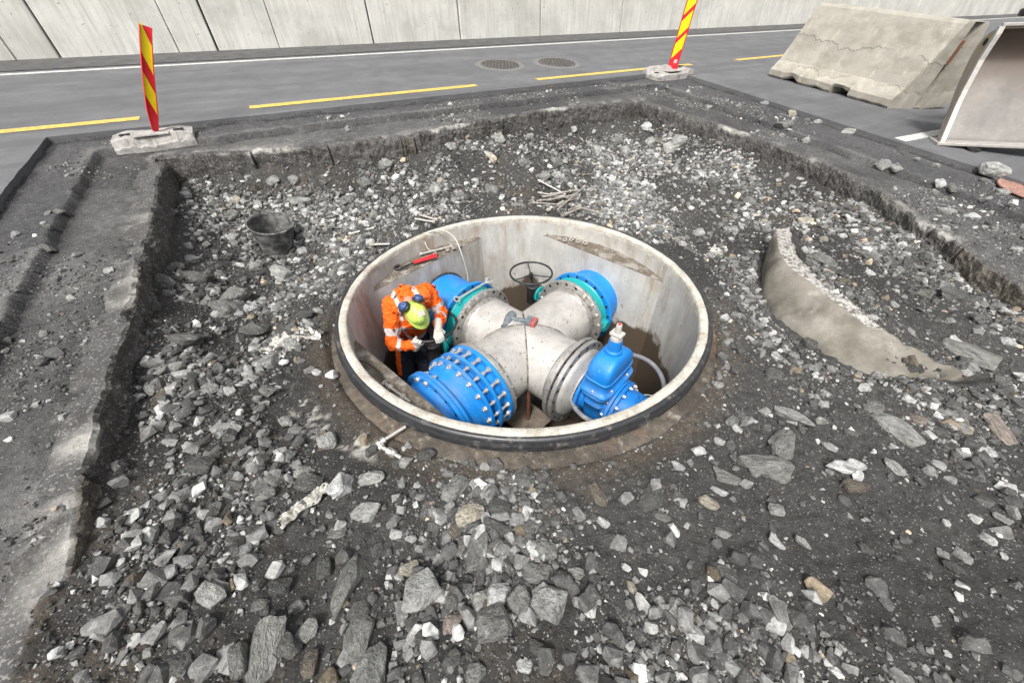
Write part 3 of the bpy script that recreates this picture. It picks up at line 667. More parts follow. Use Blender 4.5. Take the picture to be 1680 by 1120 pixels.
mb = MB(); oval(mb, [(.0, .0, -.235), (.06, .10, -.225), (.088, .17, -.15), (.092, .188, -.03), (.092, .190, .06), (.102, .200, .068), (.102, .200, .086), (.092, .190, .094), (.092, .190, .175), (.100, .20, .185), (.124, .226, .188), (.129, .231, .194), (.129, .231, .212), (.124, .227, .217), (.08, .15, .2175)], pw=4.2)
FR.disc(mb, GD-.150, GD-.122, .228, 72, 0, 0); FR.disc(mb, GD+.118, GD+.146, .228, 72, 0, 0); mb.lathe(FR.p(0), FR.ax, [(.175, GD-.122), (.165, GD-.05), (.165, GD+.05), (.175, GD+.118)], 48)
mb.build('valve_body', M_dblue, gv)
mb = MB(); oval(mb, [(.124, .226, .2185), (.129, .231, .224), (.129, .231, .242), (.121, .222, .248), (.104, .200, .252), (.104, .200, .30), (.104, .198, .38), (.103, .192, .43), (.096, .150, .480), (.080, .100, .510), (.060, .066, .520), (.0, .0, .5205)], pw=5.5)
oval(mb, [(.104, .20, .335), (.112, .208, .338), (.112, .208, .352), (.104, .20, .355)], pw=5.5)
for s_ in (-1, 1): mb.box(FR.p(GD, s_*.13, .425), (.018, .08, .10), rotF@Matrix.Rotation(s_*R(-38), 3, 'X'), 0, .006)
mb.lathe(FR.p(GD), (0, 0, 1), [(.064, .515), (.066, .530), (.064, .545), (.053, .552), (.050, .60), (.047, .635), (.0, .638)], 36)
mb.build('bonnet', M_dblue, gv)
for sx, sy in ((-.108, -.115), (-.108, .115), (.108, -.115), (.108, .115), (0, -.214), (0, .214)):
    mb = MB(); mb.hexp(FR.p(GD+sx, sy, .246), (0, 0, 1), .0135, .014); mb.sphere(FR.p(GD+sx, sy, .258), .009, 8); mb.build('bolt', M_bolt, gv)
mb = MB(); c = FR.p(GD)
mb.lathe(c, (0, 0, 1), [(.030, .638), (.044, .642), (.042, .668), (.034, .676)], 24); mb.box(c+Vector((0, 0, .690)), (.092, .070, .026), rotF, 0, .006); mb.lathe(c, (0, 0, 1), [(.024, .704), (.021, .76), (.018, .775), (0, .775)], 20); mb.cyl(c+Vector((0, 0, .775)), c+Vector((0, 0, .779)), .011, .011, 14, 1)
mb.build('stem_cap', [M_plwhite, M_red], gv)
ad = empty('pipe_adapter', FR.p(1.1), 'short blue flanged adapter with raised letters, right of the gate valve', 'pipe')
mb = MB(); FR.disc(mb, GD+.152, GD+.180, .230, 72, 0, 0); mb.lathe(FR.p(0), FR.ax, [(.185, GD+.180), (.183, 1.12), (.184, 1.20), (.192, 1.215), (.200, 1.23), (.200, 1.26), (.190, 1.272), (.176, 1.28), (.172, 1.42)], 64); mb.build('adapter_body', M_dblue, ad)
for k in range(12):
    a = 2*math.pi*(k+.5)/12
    for d_, s_ in ((GD+.180, 1), (GD+.117, -1)):
        mb = MB(); c = FR.circ(d_, .206, a); mb.cyl(c, c+FR.ax*s_*.004, .018, .018, 12); mb.hexp(c+FR.ax*s_*.0035, FR.ax*s_, .0145, .017); mb.sphere(c+FR.ax*s_*.019, .010, 8); mb.build('bolt', M_bolt, ad)
    if k % 2 == 0:
        mb = MB(); c = FR.circ(GD-.122, .206, a); mb.hexp(c, FR.ax, .0145, .017); mb.build('bolt', M_bolt, gv)
def text_mesh(body, size, ext):
    cu_ = bpy.data.curves.new('letters', 'FONT'); cu_.body = body; cu_.size = size; cu_.extrude = ext; cu_.align_x = 'CENTER'; cu_.align_y = 'CENTER'
    o = bpy.data.objects.new('letters', cu_); COL.objects.link(o); bpy.context.view_layer.update()
    me = bpy.data.meshes.new_from_object(o.evaluated_get(bpy.context.evaluated_depsgraph_get())); bpy.data.objects.remove(o); return me
me = text_mesh('AVK', .062, .004)
for v in me.vertices:   # wrap the letters on the barrel top
    x, y, z_ = v.co; th = R(84)+x/.18*-1; rad = .183+.003+z_; dd_ = 1.145-y*1.0
    q = FR.p(dd_)+FR.sd*math.cos(th)*rad+Vector((0, 0, math.sin(th)*rad)); v.co = q-ad.location
me.materials.append(M_dblue); lo = bpy.data.objects.new('raised_letters', me); COL.objects.link(lo); lo.parent = ad
# ---- hoses and wires
M_hose = mat('grey_plastic_hose', (.17, .18, .195), .4, 0, var=.1, vscale=10, bump=.04, dirt=(.30, .29, .27), dscale=10, dlo=.52, dhi=.66)
M_wire = mat('pale_wire', (.52, .50, .44), .5, .2, var=.1, vscale=20, bump=0)
hc = Vector((.835, 1.955, -.60)); pts = []
for k in range(64):
    a = 2*math.pi*k/64; pts.append(hc+Vector((math.cos(a)*.36, math.sin(a)*.345, .10*math.cos(a+R(-20))+.02*math.sin(2*a))))
o = MB().tube(pts, .019, 12, 0, True).build('hose', M_hose); tag(o, 'grey plastic hose looped round the base of the blue gate valve', 'hose')
def spline(pts, n=10):
    pts = [Vector(p) for p in pts]; P_ = [pts[0]*2-pts[1]]+pts+[pts[-1]*2-pts[-2]]; out = []
    for i in range(1, len(P_)-2):
        a, b_, c, d = P_[i-1:i+3]
        for k in range(n):
            t = k/n; out.append(.5*((2*b_)+(c-a)*t+(2*a-5*b_+4*c-d)*t*t+(-a+3*b_-3*c+d)*t**3))
    out.append(pts[-1]); return out
def wire(name, pts, r, m_, label, cat='wire', n=10):
    o = MB().tube(spline(pts, n), r, 8).build(name, m_); tag(o, label, cat); return o
# ------------------------------------------------------------------ the worker
def capsule(mb, a, b, ra, rb, n=14, sq=None):
    a = Vector(a); b = Vector(b); ax = (b-a); L_ = ax.length; ax = ax/L_ if L_ > 1e-6 else Vector((0, 0, 1)); prof = [(0, -ra)]
    for k in range(1, 5): t = math.pi/2*k/5; prof.append((ra*math.sin(t), -ra*math.cos(t)))
    prof += [(ra, 0), (rb, L_)]
    for k in range(1, 5): t = math.pi/2*k/5; prof.append((rb*math.cos(t), L_+rb*math.sin(t)))
    prof.append((0, L_+rb))
    # one welded closed surface
    q = Vector((0, 0, 1)) if abs(ax.z) < .9 else Vector((1, 0, 0)); e1 = (q-ax*q.dot(ax)).normalized(); e2 = ax.cross(e1); vs = [a+ax*prof[0][1]]; fs = []
    for r_, h in prof[1:-1]: vs += [a+ax*h+(e1*math.cos(2*math.pi*k/n)+e2*math.sin(2*math.pi*k/n))*r_ for k in range(n)]
    vs.append(a+ax*prof[-1][1]); m_ = len(prof)-2
    for k in range(n): fs.append((0, 1+(k+1) % n, 1+k)); fs.append((len(vs)-1, 1+(m_-1)*n+k, 1+(m_-1)*n+(k+1) % n))
    for i in range(m_-1):
        for k in range(n): fs.append((1+i*n+k, 1+i*n+(k+1) % n, 1+(i+1)*n+(k+1) % n, 1+(i+1)*n+k))
    mb.add(vs, fs, 0, True); return mb
def chain(mb, pts):
    for (a, ra), (b, rb) in zip(pts, pts[1:]): capsule(mb, a, b, ra, rb)
def ell(mb, c, rad, rot=None):
    n = 18; m_ = 10; Rm = rot or Matrix.Identity(3); c = Vector(c); vs = [c+Rm@Vector((0, 0, rad[2]))]; fs = []
    for i in range(1, m_):
        th = math.pi*i/m_; vs += [c+Rm@Vector((rad[0]*math.sin(th)*math.cos(2*math.pi*k/n), rad[1]*math.sin(th)*math.sin(2*math.pi*k/n), rad[2]*math.cos(th))) for k in range(n)]
    vs.append(c-Rm@Vector((0, 0, rad[2])))
    for k in range(n): fs.append((0, 1+k, 1+(k+1) % n)); fs.append((len(vs)-1, 1+(m_-2)*n+(k+1) % n, 1+(m_-2)*n+k))
    for i in range(m_-2):
        for k in range(n): fs.append((1+i*n+k, 1+(i+1)*n+k, 1+(i+1)*n+(k+1) % n, 1+i*n+(k+1) % n))
    mb.add(vs, fs, 0, True); return mb
def fuse(mb, name, mats, parent, voxel=.012, smooth=4, matf=None, wrinkle=0, wsc=12):
    me = bpy.data.meshes.new(name); me.from_pydata([tuple(v) for v in mb.v], [], mb.f); me.update()
    o = bpy.data.objects.new(name, me); COL.objects.link(o)
    rm = o.modifiers.new('r', 'REMESH'); rm.mode = 'VOXEL'; rm.voxel_size = voxel
    s_ = o.modifiers.new('s', 'SMOOTH'); s_.iterations = smooth; s_.factor = .5
    bpy.context.view_layer.update(); dg = bpy.context.evaluated_depsgraph_get(); m2 = bpy.data.meshes.new_from_object(o.evaluated_get(dg)); bpy.data.objects.remove(o)
    m2.name = name; o = bpy.data.objects.new(name, m2); COL.objects.link(o)
    for m_ in mats: m2.materials.append(m_)
    if wrinkle:
        for v in m2.vertices:
            p = v.co*wsc; v.co += v.normal*wrinkle*(mnoise.noise(p)+.5*mnoise.noise(p*2.3)-abs(mnoise.noise(Vector((p.x*1.7, p.y*1.7, p.z*3+5)))))
    for f in m2.polygons:
        f.use_smooth = True
        if matf: f.material_index = matf(f.center, f.normal)
    if parent: o.parent = parent; o.matrix_parent_inverse = Matrix.Translation(-Vector(parent.location)) if parent.parent is None else Matrix.Identity(4)
    return o
M_skin = mat('skin', (.42, .23, .16), .55, var=.08, bump=.05)
def orange_extra(t, o, s): return node_mix(t, node_noise(t, s, 7, 6, .65, .52, .70, 0, .55), o, (.30, .10, .05))
M_orange = mat('hi_vis_orange_fabric', (.80, .125, .014), .8, var=.06, vscale=10, bump=.35, bscale=35, extra=orange_extra, spec=.2)
M_refl = mat('silver_reflective_tape', (.52, .46, .44), .5, .1, var=.10, vscale=25, bump=.1, spec=.4)
M_navy = mat('navy_work_trousers', (.018, .022, .036), .85, var=.2, vscale=12, bump=.4, bscale=30, spec=.2)
M_glove = mat('pale_work_glove', (.50, .47, .42), .85, var=.12, vscale=40, bump=.4, bscale=90, dirt=(.28, .25, .22), dscale=40, dlo=.5, dhi=.65, spec=.2)
def helm_extra(t, out, src): return node_mix(t, node_noise(t, src, 14, 2, .5, .54, .56, 0, .55), out, (.16, .26, .04))
M_helm = mat('yellow_green_helmet', (.50, .64, .12), .4, var=.04, vscale=8, bump=.03, extra=helm_extra, coat=.2)
M_muff = mat('blue_ear_defender', (.02, .055, .17), .45, var=.15, vscale=30, bump=.1, dirt=(.10, .15, .25), dscale=30, dlo=.5, dhi=.65)
M_boot = mat('black_boot_rubber', (.015, .015, .016), .5, var=.2, bump=.2)
SR, SL = Vector((-1.05, 2.62, -.205)), Vector((-.76, 2.79, -.195)); ER, EL = Vector((-1.075, 2.46, -.54)), Vector((-.655, 2.735, -.40)); HR, HL = Vector((-.86, 2.44, -.535)), Vector((-.65, 2.51, -.36))
NK = Vector((-.885, 2.60, -.17)); HD = Vector((-.80, 2.455, -.195)); HIP = Vector((-1.02, 2.84, -.70)); HPR, HPL = Vector((-1.09, 2.77, -.76)), Vector((-.96, 2.87, -.76))
KR, KL = Vector((-1.10, 2.56, -1.16)), Vector((-.90, 2.70, -1.18)); FR_, FL_ = Vector((-1.08, 2.60, -1.58)), Vector((-.92, 2.80, -1.58))
FW = Vector((.54, -.84, 0)).normalized(); SDV = (SL-SR).normalized()
ft = Vector((.42, -.42, -.60)).normalized(); top = Vector((.28, -.52, .80)); top = (top-ft*top.dot(ft)).normalized(); sidev = top.cross(ft).normalized()
HM = Matrix((ft, sidev, top)).transposed()     # head frame: x to the face, y to the side, z to the crown
per = empty('person', (-1.0, 2.70, -1.66), 'worker in orange jacket and yellow helmet bending over a handwheel inside the chamber', 'person')
mb = MB()
chain(mb, [(HIP, .12), (HIP.lerp(NK, .5)+Vector((0, 0, .0)), .115), (NK+Vector((-.03, .07, -.05)), .10), (NK, .058), (HD, .058)])
chain(mb, [(SR, .06), (ER, .042), (HR, .028)]); chain(mb, [(SL, .06), (EL, .042), (HL, .028)])
chain(mb, [(HPR, .085), (KR, .058), (FR_, .042)]); chain(mb, [(HPL, .085), (KL, .058), (FL_, .042)])
ell(mb, HD, (.092, .076, .115), HM); ell(mb, HD+HM@Vector((.055, 0, -.045)), (.05, .05, .055), HM)
capsule(mb, HD+HM@Vector((.092, 0, .0)), HD+HM@Vector((.112, 0, -.028)), .010, .015)      # nose
for s_ in (-1, 1): ell(mb, HD+HM@Vector((-.005, s_*.078, -.01)), (.018, .010, .030), HM)   # ears
for s_ in (-1, 1): ell(mb, HD+HM@Vector((.075, s_*.034, .018)), (.022, .022, .010), HM)    # brow
ell(mb, HD+HM@Vector((.088, 0, -.058)), (.014, .026, .009), HM)                            # mouth
body = fuse(mb, 'body', [M_skin], per, .009, 3)
for s_ in (-1, 1):
    mb = MB(); mb.sphere(HD+HM@Vector((.083, s_*.033, .002)), .012, 10); mb.sphere(HD+HM@Vector((.0905, s_*.033, .002)), .006, 8, 1); e = mb.build('eye', [M_plwhite, M_hole], body)
# jacket
mb = MB(); back = HIP.lerp(NK, .55)+Vector((-.02, .05, .03))
def jell(c, rx, ry, rz):
    up = (NK-HIP).normalized(); fwd = up.cross(SDV).normalized(); ell(mb, c, (rx, ry, rz), Matrix((SDV, fwd, up)).transposed())
jell(HIP.lerp(NK, .06), .175, .125, .14); jell(HIP.lerp(NK, .3), .175, .13, .17); jell(HIP.lerp(NK, .58), .195, .138, .19); jell(HIP.lerp(NK, .80)+Vector((-.02, .05, .03)), .205, .14, .15)
chain(mb, [(SR.lerp(NK, .35), .105), (SR, .084), (ER, .060), (ER.lerp(HR, .5), .054), (ER.lerp(HR, .86), .048)])
chain(mb, [(SL.lerp(NK, .35), .105), (SL, .084), (EL, .062), (EL.lerp(HL, .5), .056), (EL.lerp(HL, .88), .048)])
mb2c = NK-ft*.02
for k in range(16):   # collar / hood ring round the neck
    a = 2*math.pi*k/16; a2 = 2*math.pi*(k+1)/16; f_ = lambda t: NK+Vector((-.03, .045, .0))+SDV*math.cos(t)*.105+Vector((.30, -.62, .55)).normalized().cross(SDV)*math.sin(t)*-.085+Vector((0, 0, .02))
    capsule(mb, f_(a), f_(a2), .028, .028, 8)
def seg_t(p, a, b): ab_ = b-a; t = (p-a).dot(ab_)/ab_.length_squared; return t, (p-(a+ab_*t)).length
def jm(p, nrm):
    for a, b, c in ((SR, ER, HR), (SL, EL, HL)):
        t, d_ = seg_t(p, a, b)
        if d_ < .12 and .54 < t < .72: return 1
        t, d_ = seg_t(p, b, c)
        if d_ < .10 and (.24 < t < .40): return 1
    t, d_ = seg_t(p, HIP, NK); x = (p-HIP.lerp(NK, t)).dot(SDV)
    if .02 < t < .13: return 1
    if t > .30 and (abs(x-.085) < .017 or abs(x+.095) < .017) and d_ < .22: 
        if seg_t(p, SR, ER)[0] < .35 or seg_t(p, SL, EL)[0] < .35: return 1
    return 0
jk = fuse(mb, 'jacket', [M_orange, M_refl], per, .0085, 2, jm, .020, 13)
mb = MB(); ell(mb, HIP+Vector((0, 0, -.03)), (.165, .13, .12), Matrix.Rotation(math.atan2(SDV.y, SDV.x), 3, 'Z'))
chain(mb, [(HPR, .112), (KR, .088), (FR_+Vector((0, 0, .08)), .078)]); chain(mb, [(HPL, .112), (KL, .088), (FL_+Vector((0, 0, .08)), .078)])
outR = (-SDV-FW*-.2).normalized()
def tm(p, nrm):
    t, d_ = seg_t(p, HPR, KR)
    q_ = (p-HPR.lerp(KR, t)); ol = (-SDV+FW*.55).normalized(); return 1 if (.10 < t < .75 and abs(q_.dot(ol.cross(Vector((0, 0, 1))))) < .032 and q_.dot(ol) > 0 and d_ < .16) else 0
fuse(mb, 'trousers', [M_navy, M_orange], per, .012, 3, tm, .014, 10)
for F_ in (FR_, FL_):
    mb = MB(); ell(mb, F_+FW*.06+Vector((0, 0, -.03)), (.055, .13, .05), Matrix.Rotation(math.atan2(FW.y, FW.x)-math.pi/2, 3, 'Z')); capsule(mb, F_, F_+Vector((0, 0, .14)), .058, .062); fuse(mb, 'boot', [M_boot], per, .010, 2)
# helmet with brim, ear defenders parked on its back
mb = MB(); hc_ = HD+top*.035-ft*.008
def HP(x, y, z_): return hc_+HM@Vector((x, y, z_))
n = 40; lev = []
for i in range(12):
    th = math.pi/2*i/11; lev.append((math.sin(th), math.cos(th)))
vs = []; fs = []
for s_, c_ in lev:
    for k in range(n):
        a = 2*math.pi*k/n; rx, ry = .108, .088; ridge = 1+.03*math.exp(-((math.sin(a))/.25)**2)*c_
        vs.append(HP(rx*s_*math.cos(a), ry*s_*math.sin(a), .098*c_*ridge*(1+.05*math.exp(-(s_*math.sin(a)/.18)**2))))
for k in range(n):
    a = 2*math.pi*k/n; br = .028*max(0, math.cos(a))**2+.008; vs.append(HP((.108+br)*math.cos(a), (.088+br*.6)*math.sin(a), -.008))
for k in range(n):
    a = 2*math.pi*k/n; br = .028*max(0, math.cos(a))**2+.008; vs.append(HP((.108+br)*math.cos(a), (.088+br*.6)*math.sin(a), -.014))
for k in range(n): a = 2*math.pi*k/n; vs.append(HP(.102*math.cos(a), .082*math.sin(a), -.014))
for i in range(14):
    for k in range(n): fs.append((i*n+k, (i+1)*n+k, (i+1)*n+(k+1) % n, i*n+(k+1) % n))
mb.add(vs, fs, 0, True); hel = mb.build('helmet', M_helm, per)
mb = MB(); ell(mb, HP(.0, 0, -.004), (.096, .078, .042), HM); mb.build('liner', M_black, hel)
for s_ in (-1, 1):
    mb = MB(); c = HP(-.085, s_*.064, .040); nrm = (HM@Vector((-.72, s_*.52, .52))).normalized(); e1 = nrm.cross(top).normalized(); e2 = nrm.cross(e1)
    Rm = Matrix((e1, e2, nrm)).transposed(); ell(mb, c+nrm*.022, (.040, .052, .024), Rm); md = mb.build('ear_defender', M_muff, hel)
    mb = MB(); mb.tube([c+nrm*.004+(e1*math.cos(t)*.040+e2*math.sin(t)*.052) for t in [2*math.pi*k/20 for k in range(20)]], .013, 8, 0, True); mb.build('cushion', M_black, md) if False else mb.build('ear_cushion', M_black, hel)
    mb = MB(); mb.tube(spline([c+nrm*.045, HP(-.05, s_*.108, .02), HP(.0, s_*.106, -.010)], 8), .0035, 6); mb.build('ear_defender_arm', M_black, hel)
mb = MB(); mb.box(HP(.03, .012, .099), (.05, .055, .003), HM@Matrix.Rotation(R(20), 3, 'Y'), 0, .001); mb.build('sticker', M_refl, hel)
# gloves closed on the rim of the handwheel
WC = Vector((-.745, 2.62, -.435)); WR = .235
def glove(ang, wrist, thumb_s, ud=1):
    mb = MB(); g_ = WC+Vector((math.cos(ang)*WR, math.sin(ang)*WR, 0)); rad = Vector((math.cos(ang), math.sin(ang), 0)); tan = Vector((-math.sin(ang), math.cos(ang), 0)); up = Vector((0, 0, ud))
    w_ = Vector(wrist); palm = g_+up*.032-rad*.012
    ax_ = (palm-w_).normalized()
    capsule(mb, w_, w_.lerp(palm, .4), .034, .036); 
    for k in range(4): capsule(mb, w_.lerp(palm, .3)+tan*(k-1.5)*.012, palm+tan*(k-1.5)*.021, .018, .0155)
    for k in range(4):
        L_ = (1, 1.12, 1.05, .85)[k]; t0 = palm+tan*(k-1.5)*.0215; q1 = t0+rad*.030*L_-up*.006; q2 = q1+rad*.008*L_-up*.030*L_; q3 = q2-rad*.020*L_-up*.012*L_
        chain(mb, [(t0, .0125), (q1, .0115), (q2, .0105), (q3, .0095)])
    th0 = w_.lerp(palm, .55)+tan*thumb_s*.030; th1 = th0+tan*thumb_s*.018-up*.022+rad*.01; th2 = g_-rad*.026+tan*thumb_s*.028-up*.012
    chain(mb, [(th0, .015), (th1, .0135), (th2, .011)])
    capsule(mb, w_-ax_*.035, w_, .041, .037)
    return fuse(mb, 'glove', [M_glove], per, .0045, 2)
glove(math.atan2(2.43-WC.y, -.645-WC.x), HL, 1); glove(math.atan2(2.40-WC.y, -.82-WC.x), HR, -1, -1)
# ------------------------------------------------------------------ curved concrete fragment standing in the rubble
def catm(pts, n):
    pts = [Vector(p) for p in pts]; P_ = [pts[0]*2-pts[1]]+pts+[pts[-1]*2-pts[-2]]; out = []
    for i in range(1, len(P_)-2):
        a, b_, c, d = P_[i-1:i+3]
        for k in range(n): t = k/n; out.append(.5*((2*b_)+(c-a)*t+(2*a-5*b_+4*c-d)*t*t+(-a+3*b_-3*c+d)*t**3))
    out.append(pts[-1]); return out
def arc_extra(t, out, src):
    sx = t.nodes.new('ShaderNodeSeparateXYZ'); t.links.new(src, sx.inputs[0])
    o = node_mix(t, node_noise(t, src, 4, 6, .6, .42, .62), out, (.12, .11, .09)); o = node_mix(t, node_noise(t, src, 7, 5, .6, .60, .70, 0, .6), o, (.36, .34, .30))
    return node_mix(t, node_noise(t, src, 40, 4, .6, .62, .70, 0, .7), o, (.09, .085, .08))
M_arc = mat('broken_curved_concrete', (.215, .20, .172), .85, var=.2, vscale=5, bump=.4, bscale=30, extra=arc_extra, spec=.3)
def arct_extra(t, o, src): return node_mix(t, node_noise(t, src, 30, 8, .7, .46, .56), o, (.12, .112, .10))
M_arctop = mat('fractured_white_concrete', (.47, .455, .42), .95, var=.25, vscale=30, bump=1.0, bscale=70, extra=arct_extra, spec=.2)
TP = [(2.531, 3.297, .12), (2.30, 2.742, .11), (2.35, 2.355, .09), (2.414, 2.084, .06), (2.498, 1.925, .02), (2.635, 1.788, -.03), (2.863, 1.632, -.08)]
BT = [(2.398, 3.056, -.10), (2.187, 2.629, -.15), (2.124, 2.25, -.15), (2.174, 1.975, -.15), (2.252, 1.782, -.16), (2.391, 1.652, -.16), (2.827, 1.607, -.14)]
T_, B_ = catm(TP, 14), catm(BT, 14); mb = MB(); vs = []; fs = []; N_ = len(T_); NB = 12
for i in range(N_):
    t, b_ = T_[i], B_[i]; nrm = (t-b_); nrm.z = 0; nrm = nrm.normalized() if nrm.length > .01 else Vector((1, 0, 0))
    rad = Vector((t.x-CX, t.y-CY, 0)).normalized(); sink = b_+Vector((0, 0, -.16))
    row = [sink]
    for k in range(6): q = k/5; p = b_.lerp(t, q); p += rad*(.012*mnoise.noise(p*6)-.02*math.sin(q*math.pi)); row.append(p)
    wd = .17*(1-.45*i/N_)+.025*mnoise.noise(t*7); back = t+rad*wd+Vector((0, 0, -.015+.02*mnoise.noise(t*9)))
    for k in range(1, 6): q = k/5; p = t.lerp(back, q); p.z += .012*mnoise.noise(p*18)+.006*mnoise.noise(p*50); row.append(p)
    row.append(back+rad*.03+Vector((0, 0, -.22))); m_ = len(row); vs += row
for i in range(N_-1):
    for k in range(m_-1): fs.append((i*m_+k, (i+1)*m_+k, (i+1)*m_+k+1, i*m_+k+1))
fs.append(tuple(range(m_))); fs.append(tuple((N_-1)*m_+k for k in range(m_))[::-1])
mi = [1 if (f[0] % m_ in (6, 7, 8, 9, 10) and len(f) == 4 and f[0]//m_ < N_*.62+6*mnoise.noise(Vector((f[0]*.37, 1, 2)))) else 0 for f in fs]
mb.add(vs, fs, 0, True); mb.mi = mi
tag(mb.build('concrete_fragment', [M_arc, M_arctop]), 'long curved broken concrete fragment with a white fractured top, right of the chamber', 'concrete')
# ------------------------------------------------------------------ road barrier
M_bar = None
def bar_extra(t, out, src):
    o = node_mix(t, node_noise(t, stretched(t, src, (1, 1, 2)), 2.2, 8, .65, .46, .64, 0, .7), out, (.22, .205, .165))
    o = node_mix(t, node_noise(t, stretched(t, src, (3, 3, .8)), 3, 8, .65, .56, .68, 0, .7), o, (.47, .45, .39))
    # cracks: thin dark bands where a wandering height passes certain levels
    sx = t.nodes.new('ShaderNodeSeparateXYZ'); t.links.new(src, sx.inputs[0])
    n = node_noise(t, stretched(t, src, (1, 0, 0)), 1.6, 9, .62, 0, 1, -.32, .32)
    for lv, wdt in ((.60, .010), (.24, .008)):
        z_ = node_mul(t, node_mul(t, sx.outputs[2], n, 'ADD'), -lv, 'ADD'); az_ = node_mul(t, z_, 0, 'ABSOLUTE')
        r_ = t.nodes.new('ShaderNodeMapRange'); r_.inputs[1].default_value = 0; r_.inputs[2].default_value = wdt; r_.inputs[3].default_value = .8; r_.inputs[4].default_value = 0; t.links.new(az_, r_.inputs[0])
        g_ = node_mul(t, r_.outputs[0], node_noise(t, stretched(t, src, (1, 1, .2)), 1.3, 3, .5, .46, .54))
        o = node_mix(t, g_, o, (.07, .065, .05))
        r2 = t.nodes.new('ShaderNodeMapRange'); r2.inputs[1].default_value = -.11; r2.inputs[2].default_value = .0; r2.inputs[3].default_value = 0; r2.inputs[4].default_value = .55; t.links.new(z_, r2.inputs[0])
        r3 = t.nodes.new('ShaderNodeMath'); r3.operation = 'LESS_THAN'; t.links.new(z_, r3.inputs[0]); r3.inputs[1].default_value = 0
        o = node_mix(t, node_mul(t, node_mul(t, r2.outputs[0], r3.outputs[0]), node_noise(t, src, 9, 6, .7, .40, .62)), o, (.48, .455, .38) if lv < .5 else (.20, .20, .175))
    return node_mix(t, node_noise(t, src, 70, 3, .5, .66, .70, 0, .7), o, (.12, .115, .10))
M_bar = mat('weathered_barrier_concrete', (.345, .325, .28), .88, var=.10, vscale=3, bump=.35, bscale=40, extra=bar_extra, spec=.3)
bl = Vector((4.87, 8.40, 0)); br = Vector((5.83, 6.55, 0)); u_ = (br-bl).normalized(); w_ = Vector((-u_.y, u_.x, 0)); Lb = (br-bl).length+.02
bar = empty('road_barrier', (*(bl+w_*.44).to_2d(), P(bl.x+w_.x*.44, bl.y+w_.y*.44)), 'heavy grey concrete road barrier, cracked and chipped, standing beside the loader bucket', 'barrier')
slope = (P(br.x, br.y)-P(bl.x, bl.y))/(br-bl).length; zx = Vector((u_.x, u_.y, slope)).normalized(); yv = w_; zv = zx.cross(yv).normalized(); zv = zv if zv.z > 0 else -zv
bar.matrix_world = Matrix((zx, yv, zv)).transposed().to_4x4(); bar.matrix_world.translation = Vector((*(bl+w_*.44).to_2d(), P(bl.x+w_.x*.44, bl.y+w_.y*.44)))
HB = 1.03; prof = [(y*1.14+.06, z) for y, z in [(-.42, .0), (-.44, .03), (-.44, .11), (-.35, .27), (-.15, HB-.03), (-.13, HB), (.13, HB), (.15, HB-.03), (.35, .27), (.44, .11), (.44, .03), (.42, 0)]]
fine = []
for (a0, b0), (a1, b1) in zip(prof, prof[1:]):
    k_ = max(1, int(math.hypot(a1-a0, b1-b0)/.05))
    for q in range(k_): fine.append((a0+(a1-a0)*q/k_, b0+(b1-b0)*q/k_))
fine.append(prof[-1]); NL = 90; vs = []; fs = []; m_ = len(fine)
for i in range(NL+1):
    x = Lb*i/NL; t = i/NL
    for (y, z_) in fine:
        lift = 0
        if z_ < .16:
            front = y < 0; nb = .035*max(0, mnoise.noise(Vector((x*5, y*2, 1)))+.25)+.012*abs(mnoise.noise(Vector((x*22, 3, 1))))
            if front: 
                nb += .055*max(0, 1-abs(t-.20)/.07)+.065*(1 if .56 < t < .70 else 0)
            lift = nb*(1-z_/.16)
        j = .004*mnoise.noise(Vector((x*4, y*4, z_*4)))
        e = .02*max(0, 1-min(i, NL-i)/2)*(1+mnoise.noise(Vector((z_*12, y*5, i > 5))))*.5
        xx = min(max(x, e), Lb-e)+.38*(y+.44)
        yy = y+(j+(.02*lift/.05 if y < 0 else 0))
        vs.append((xx, yy, z_+lift))
for i in range(NL):
    for k in range(m_-1): fs.append((i*m_+k, i*m_+k+1, (i+1)*m_+k+1, (i+1)*m_+k))
    fs.append((i*m_+m_-1, i*m_, (i+1)*m_, (i+1)*m_+m_-1))
# ends with a recessed vertical slot
def endcap(x0, sgn):
    base = 0 if sgn < 0 else NL*m_; left = [base+k for k in range(m_) if fine[k][0] < -.01]; right = [base+k for k in range(m_) if fine[k][0] > .13]
    n0 = len(vs); D = .16
    for yy in (-.01, .13):
        for xx in (x0, x0-sgn*D):
            vs.append((xx+.38*(yy+.44), yy, .0)); vs.append((xx+.38*(yy+.44), yy, HB))
    a0, a1, a2, a3, b0, b1, b2, b3 = range(n0, n0+8)
    for f in (tuple(left)+(a1, a0), (b0, b1)+tuple(right), (a0, a1, a3, a2), (a2, a3, b3, b2), (b2, b3, b1, b0), (a1, b1, b3, a3)): fs.append(f if sgn < 0 else f[::-1])
endcap(0, -1); endcap(Lb, 1)
mb = MB(); mb.add(vs, fs, 0, False); body_ = mb.build('barrier_body', M_bar); body_.parent = bar
mb = MB(); mb.box((Lb-.035+.19, .06, .70), (.04, .06, .26), None, 0, .006); o = mb.build('coupling_bar', M_rust); o.parent = bar
for z_ in (.56, .76):
    mb = MB(); mb.tube([(Lb+.04, .03, z_), (Lb+.16, .03, z_), (Lb+.18, .06, z_), (Lb+.16, .09, z_), (Lb+.04, .09, z_)], .009, 8); o = mb.build('coupling_loop', M_rust); o.parent = bar
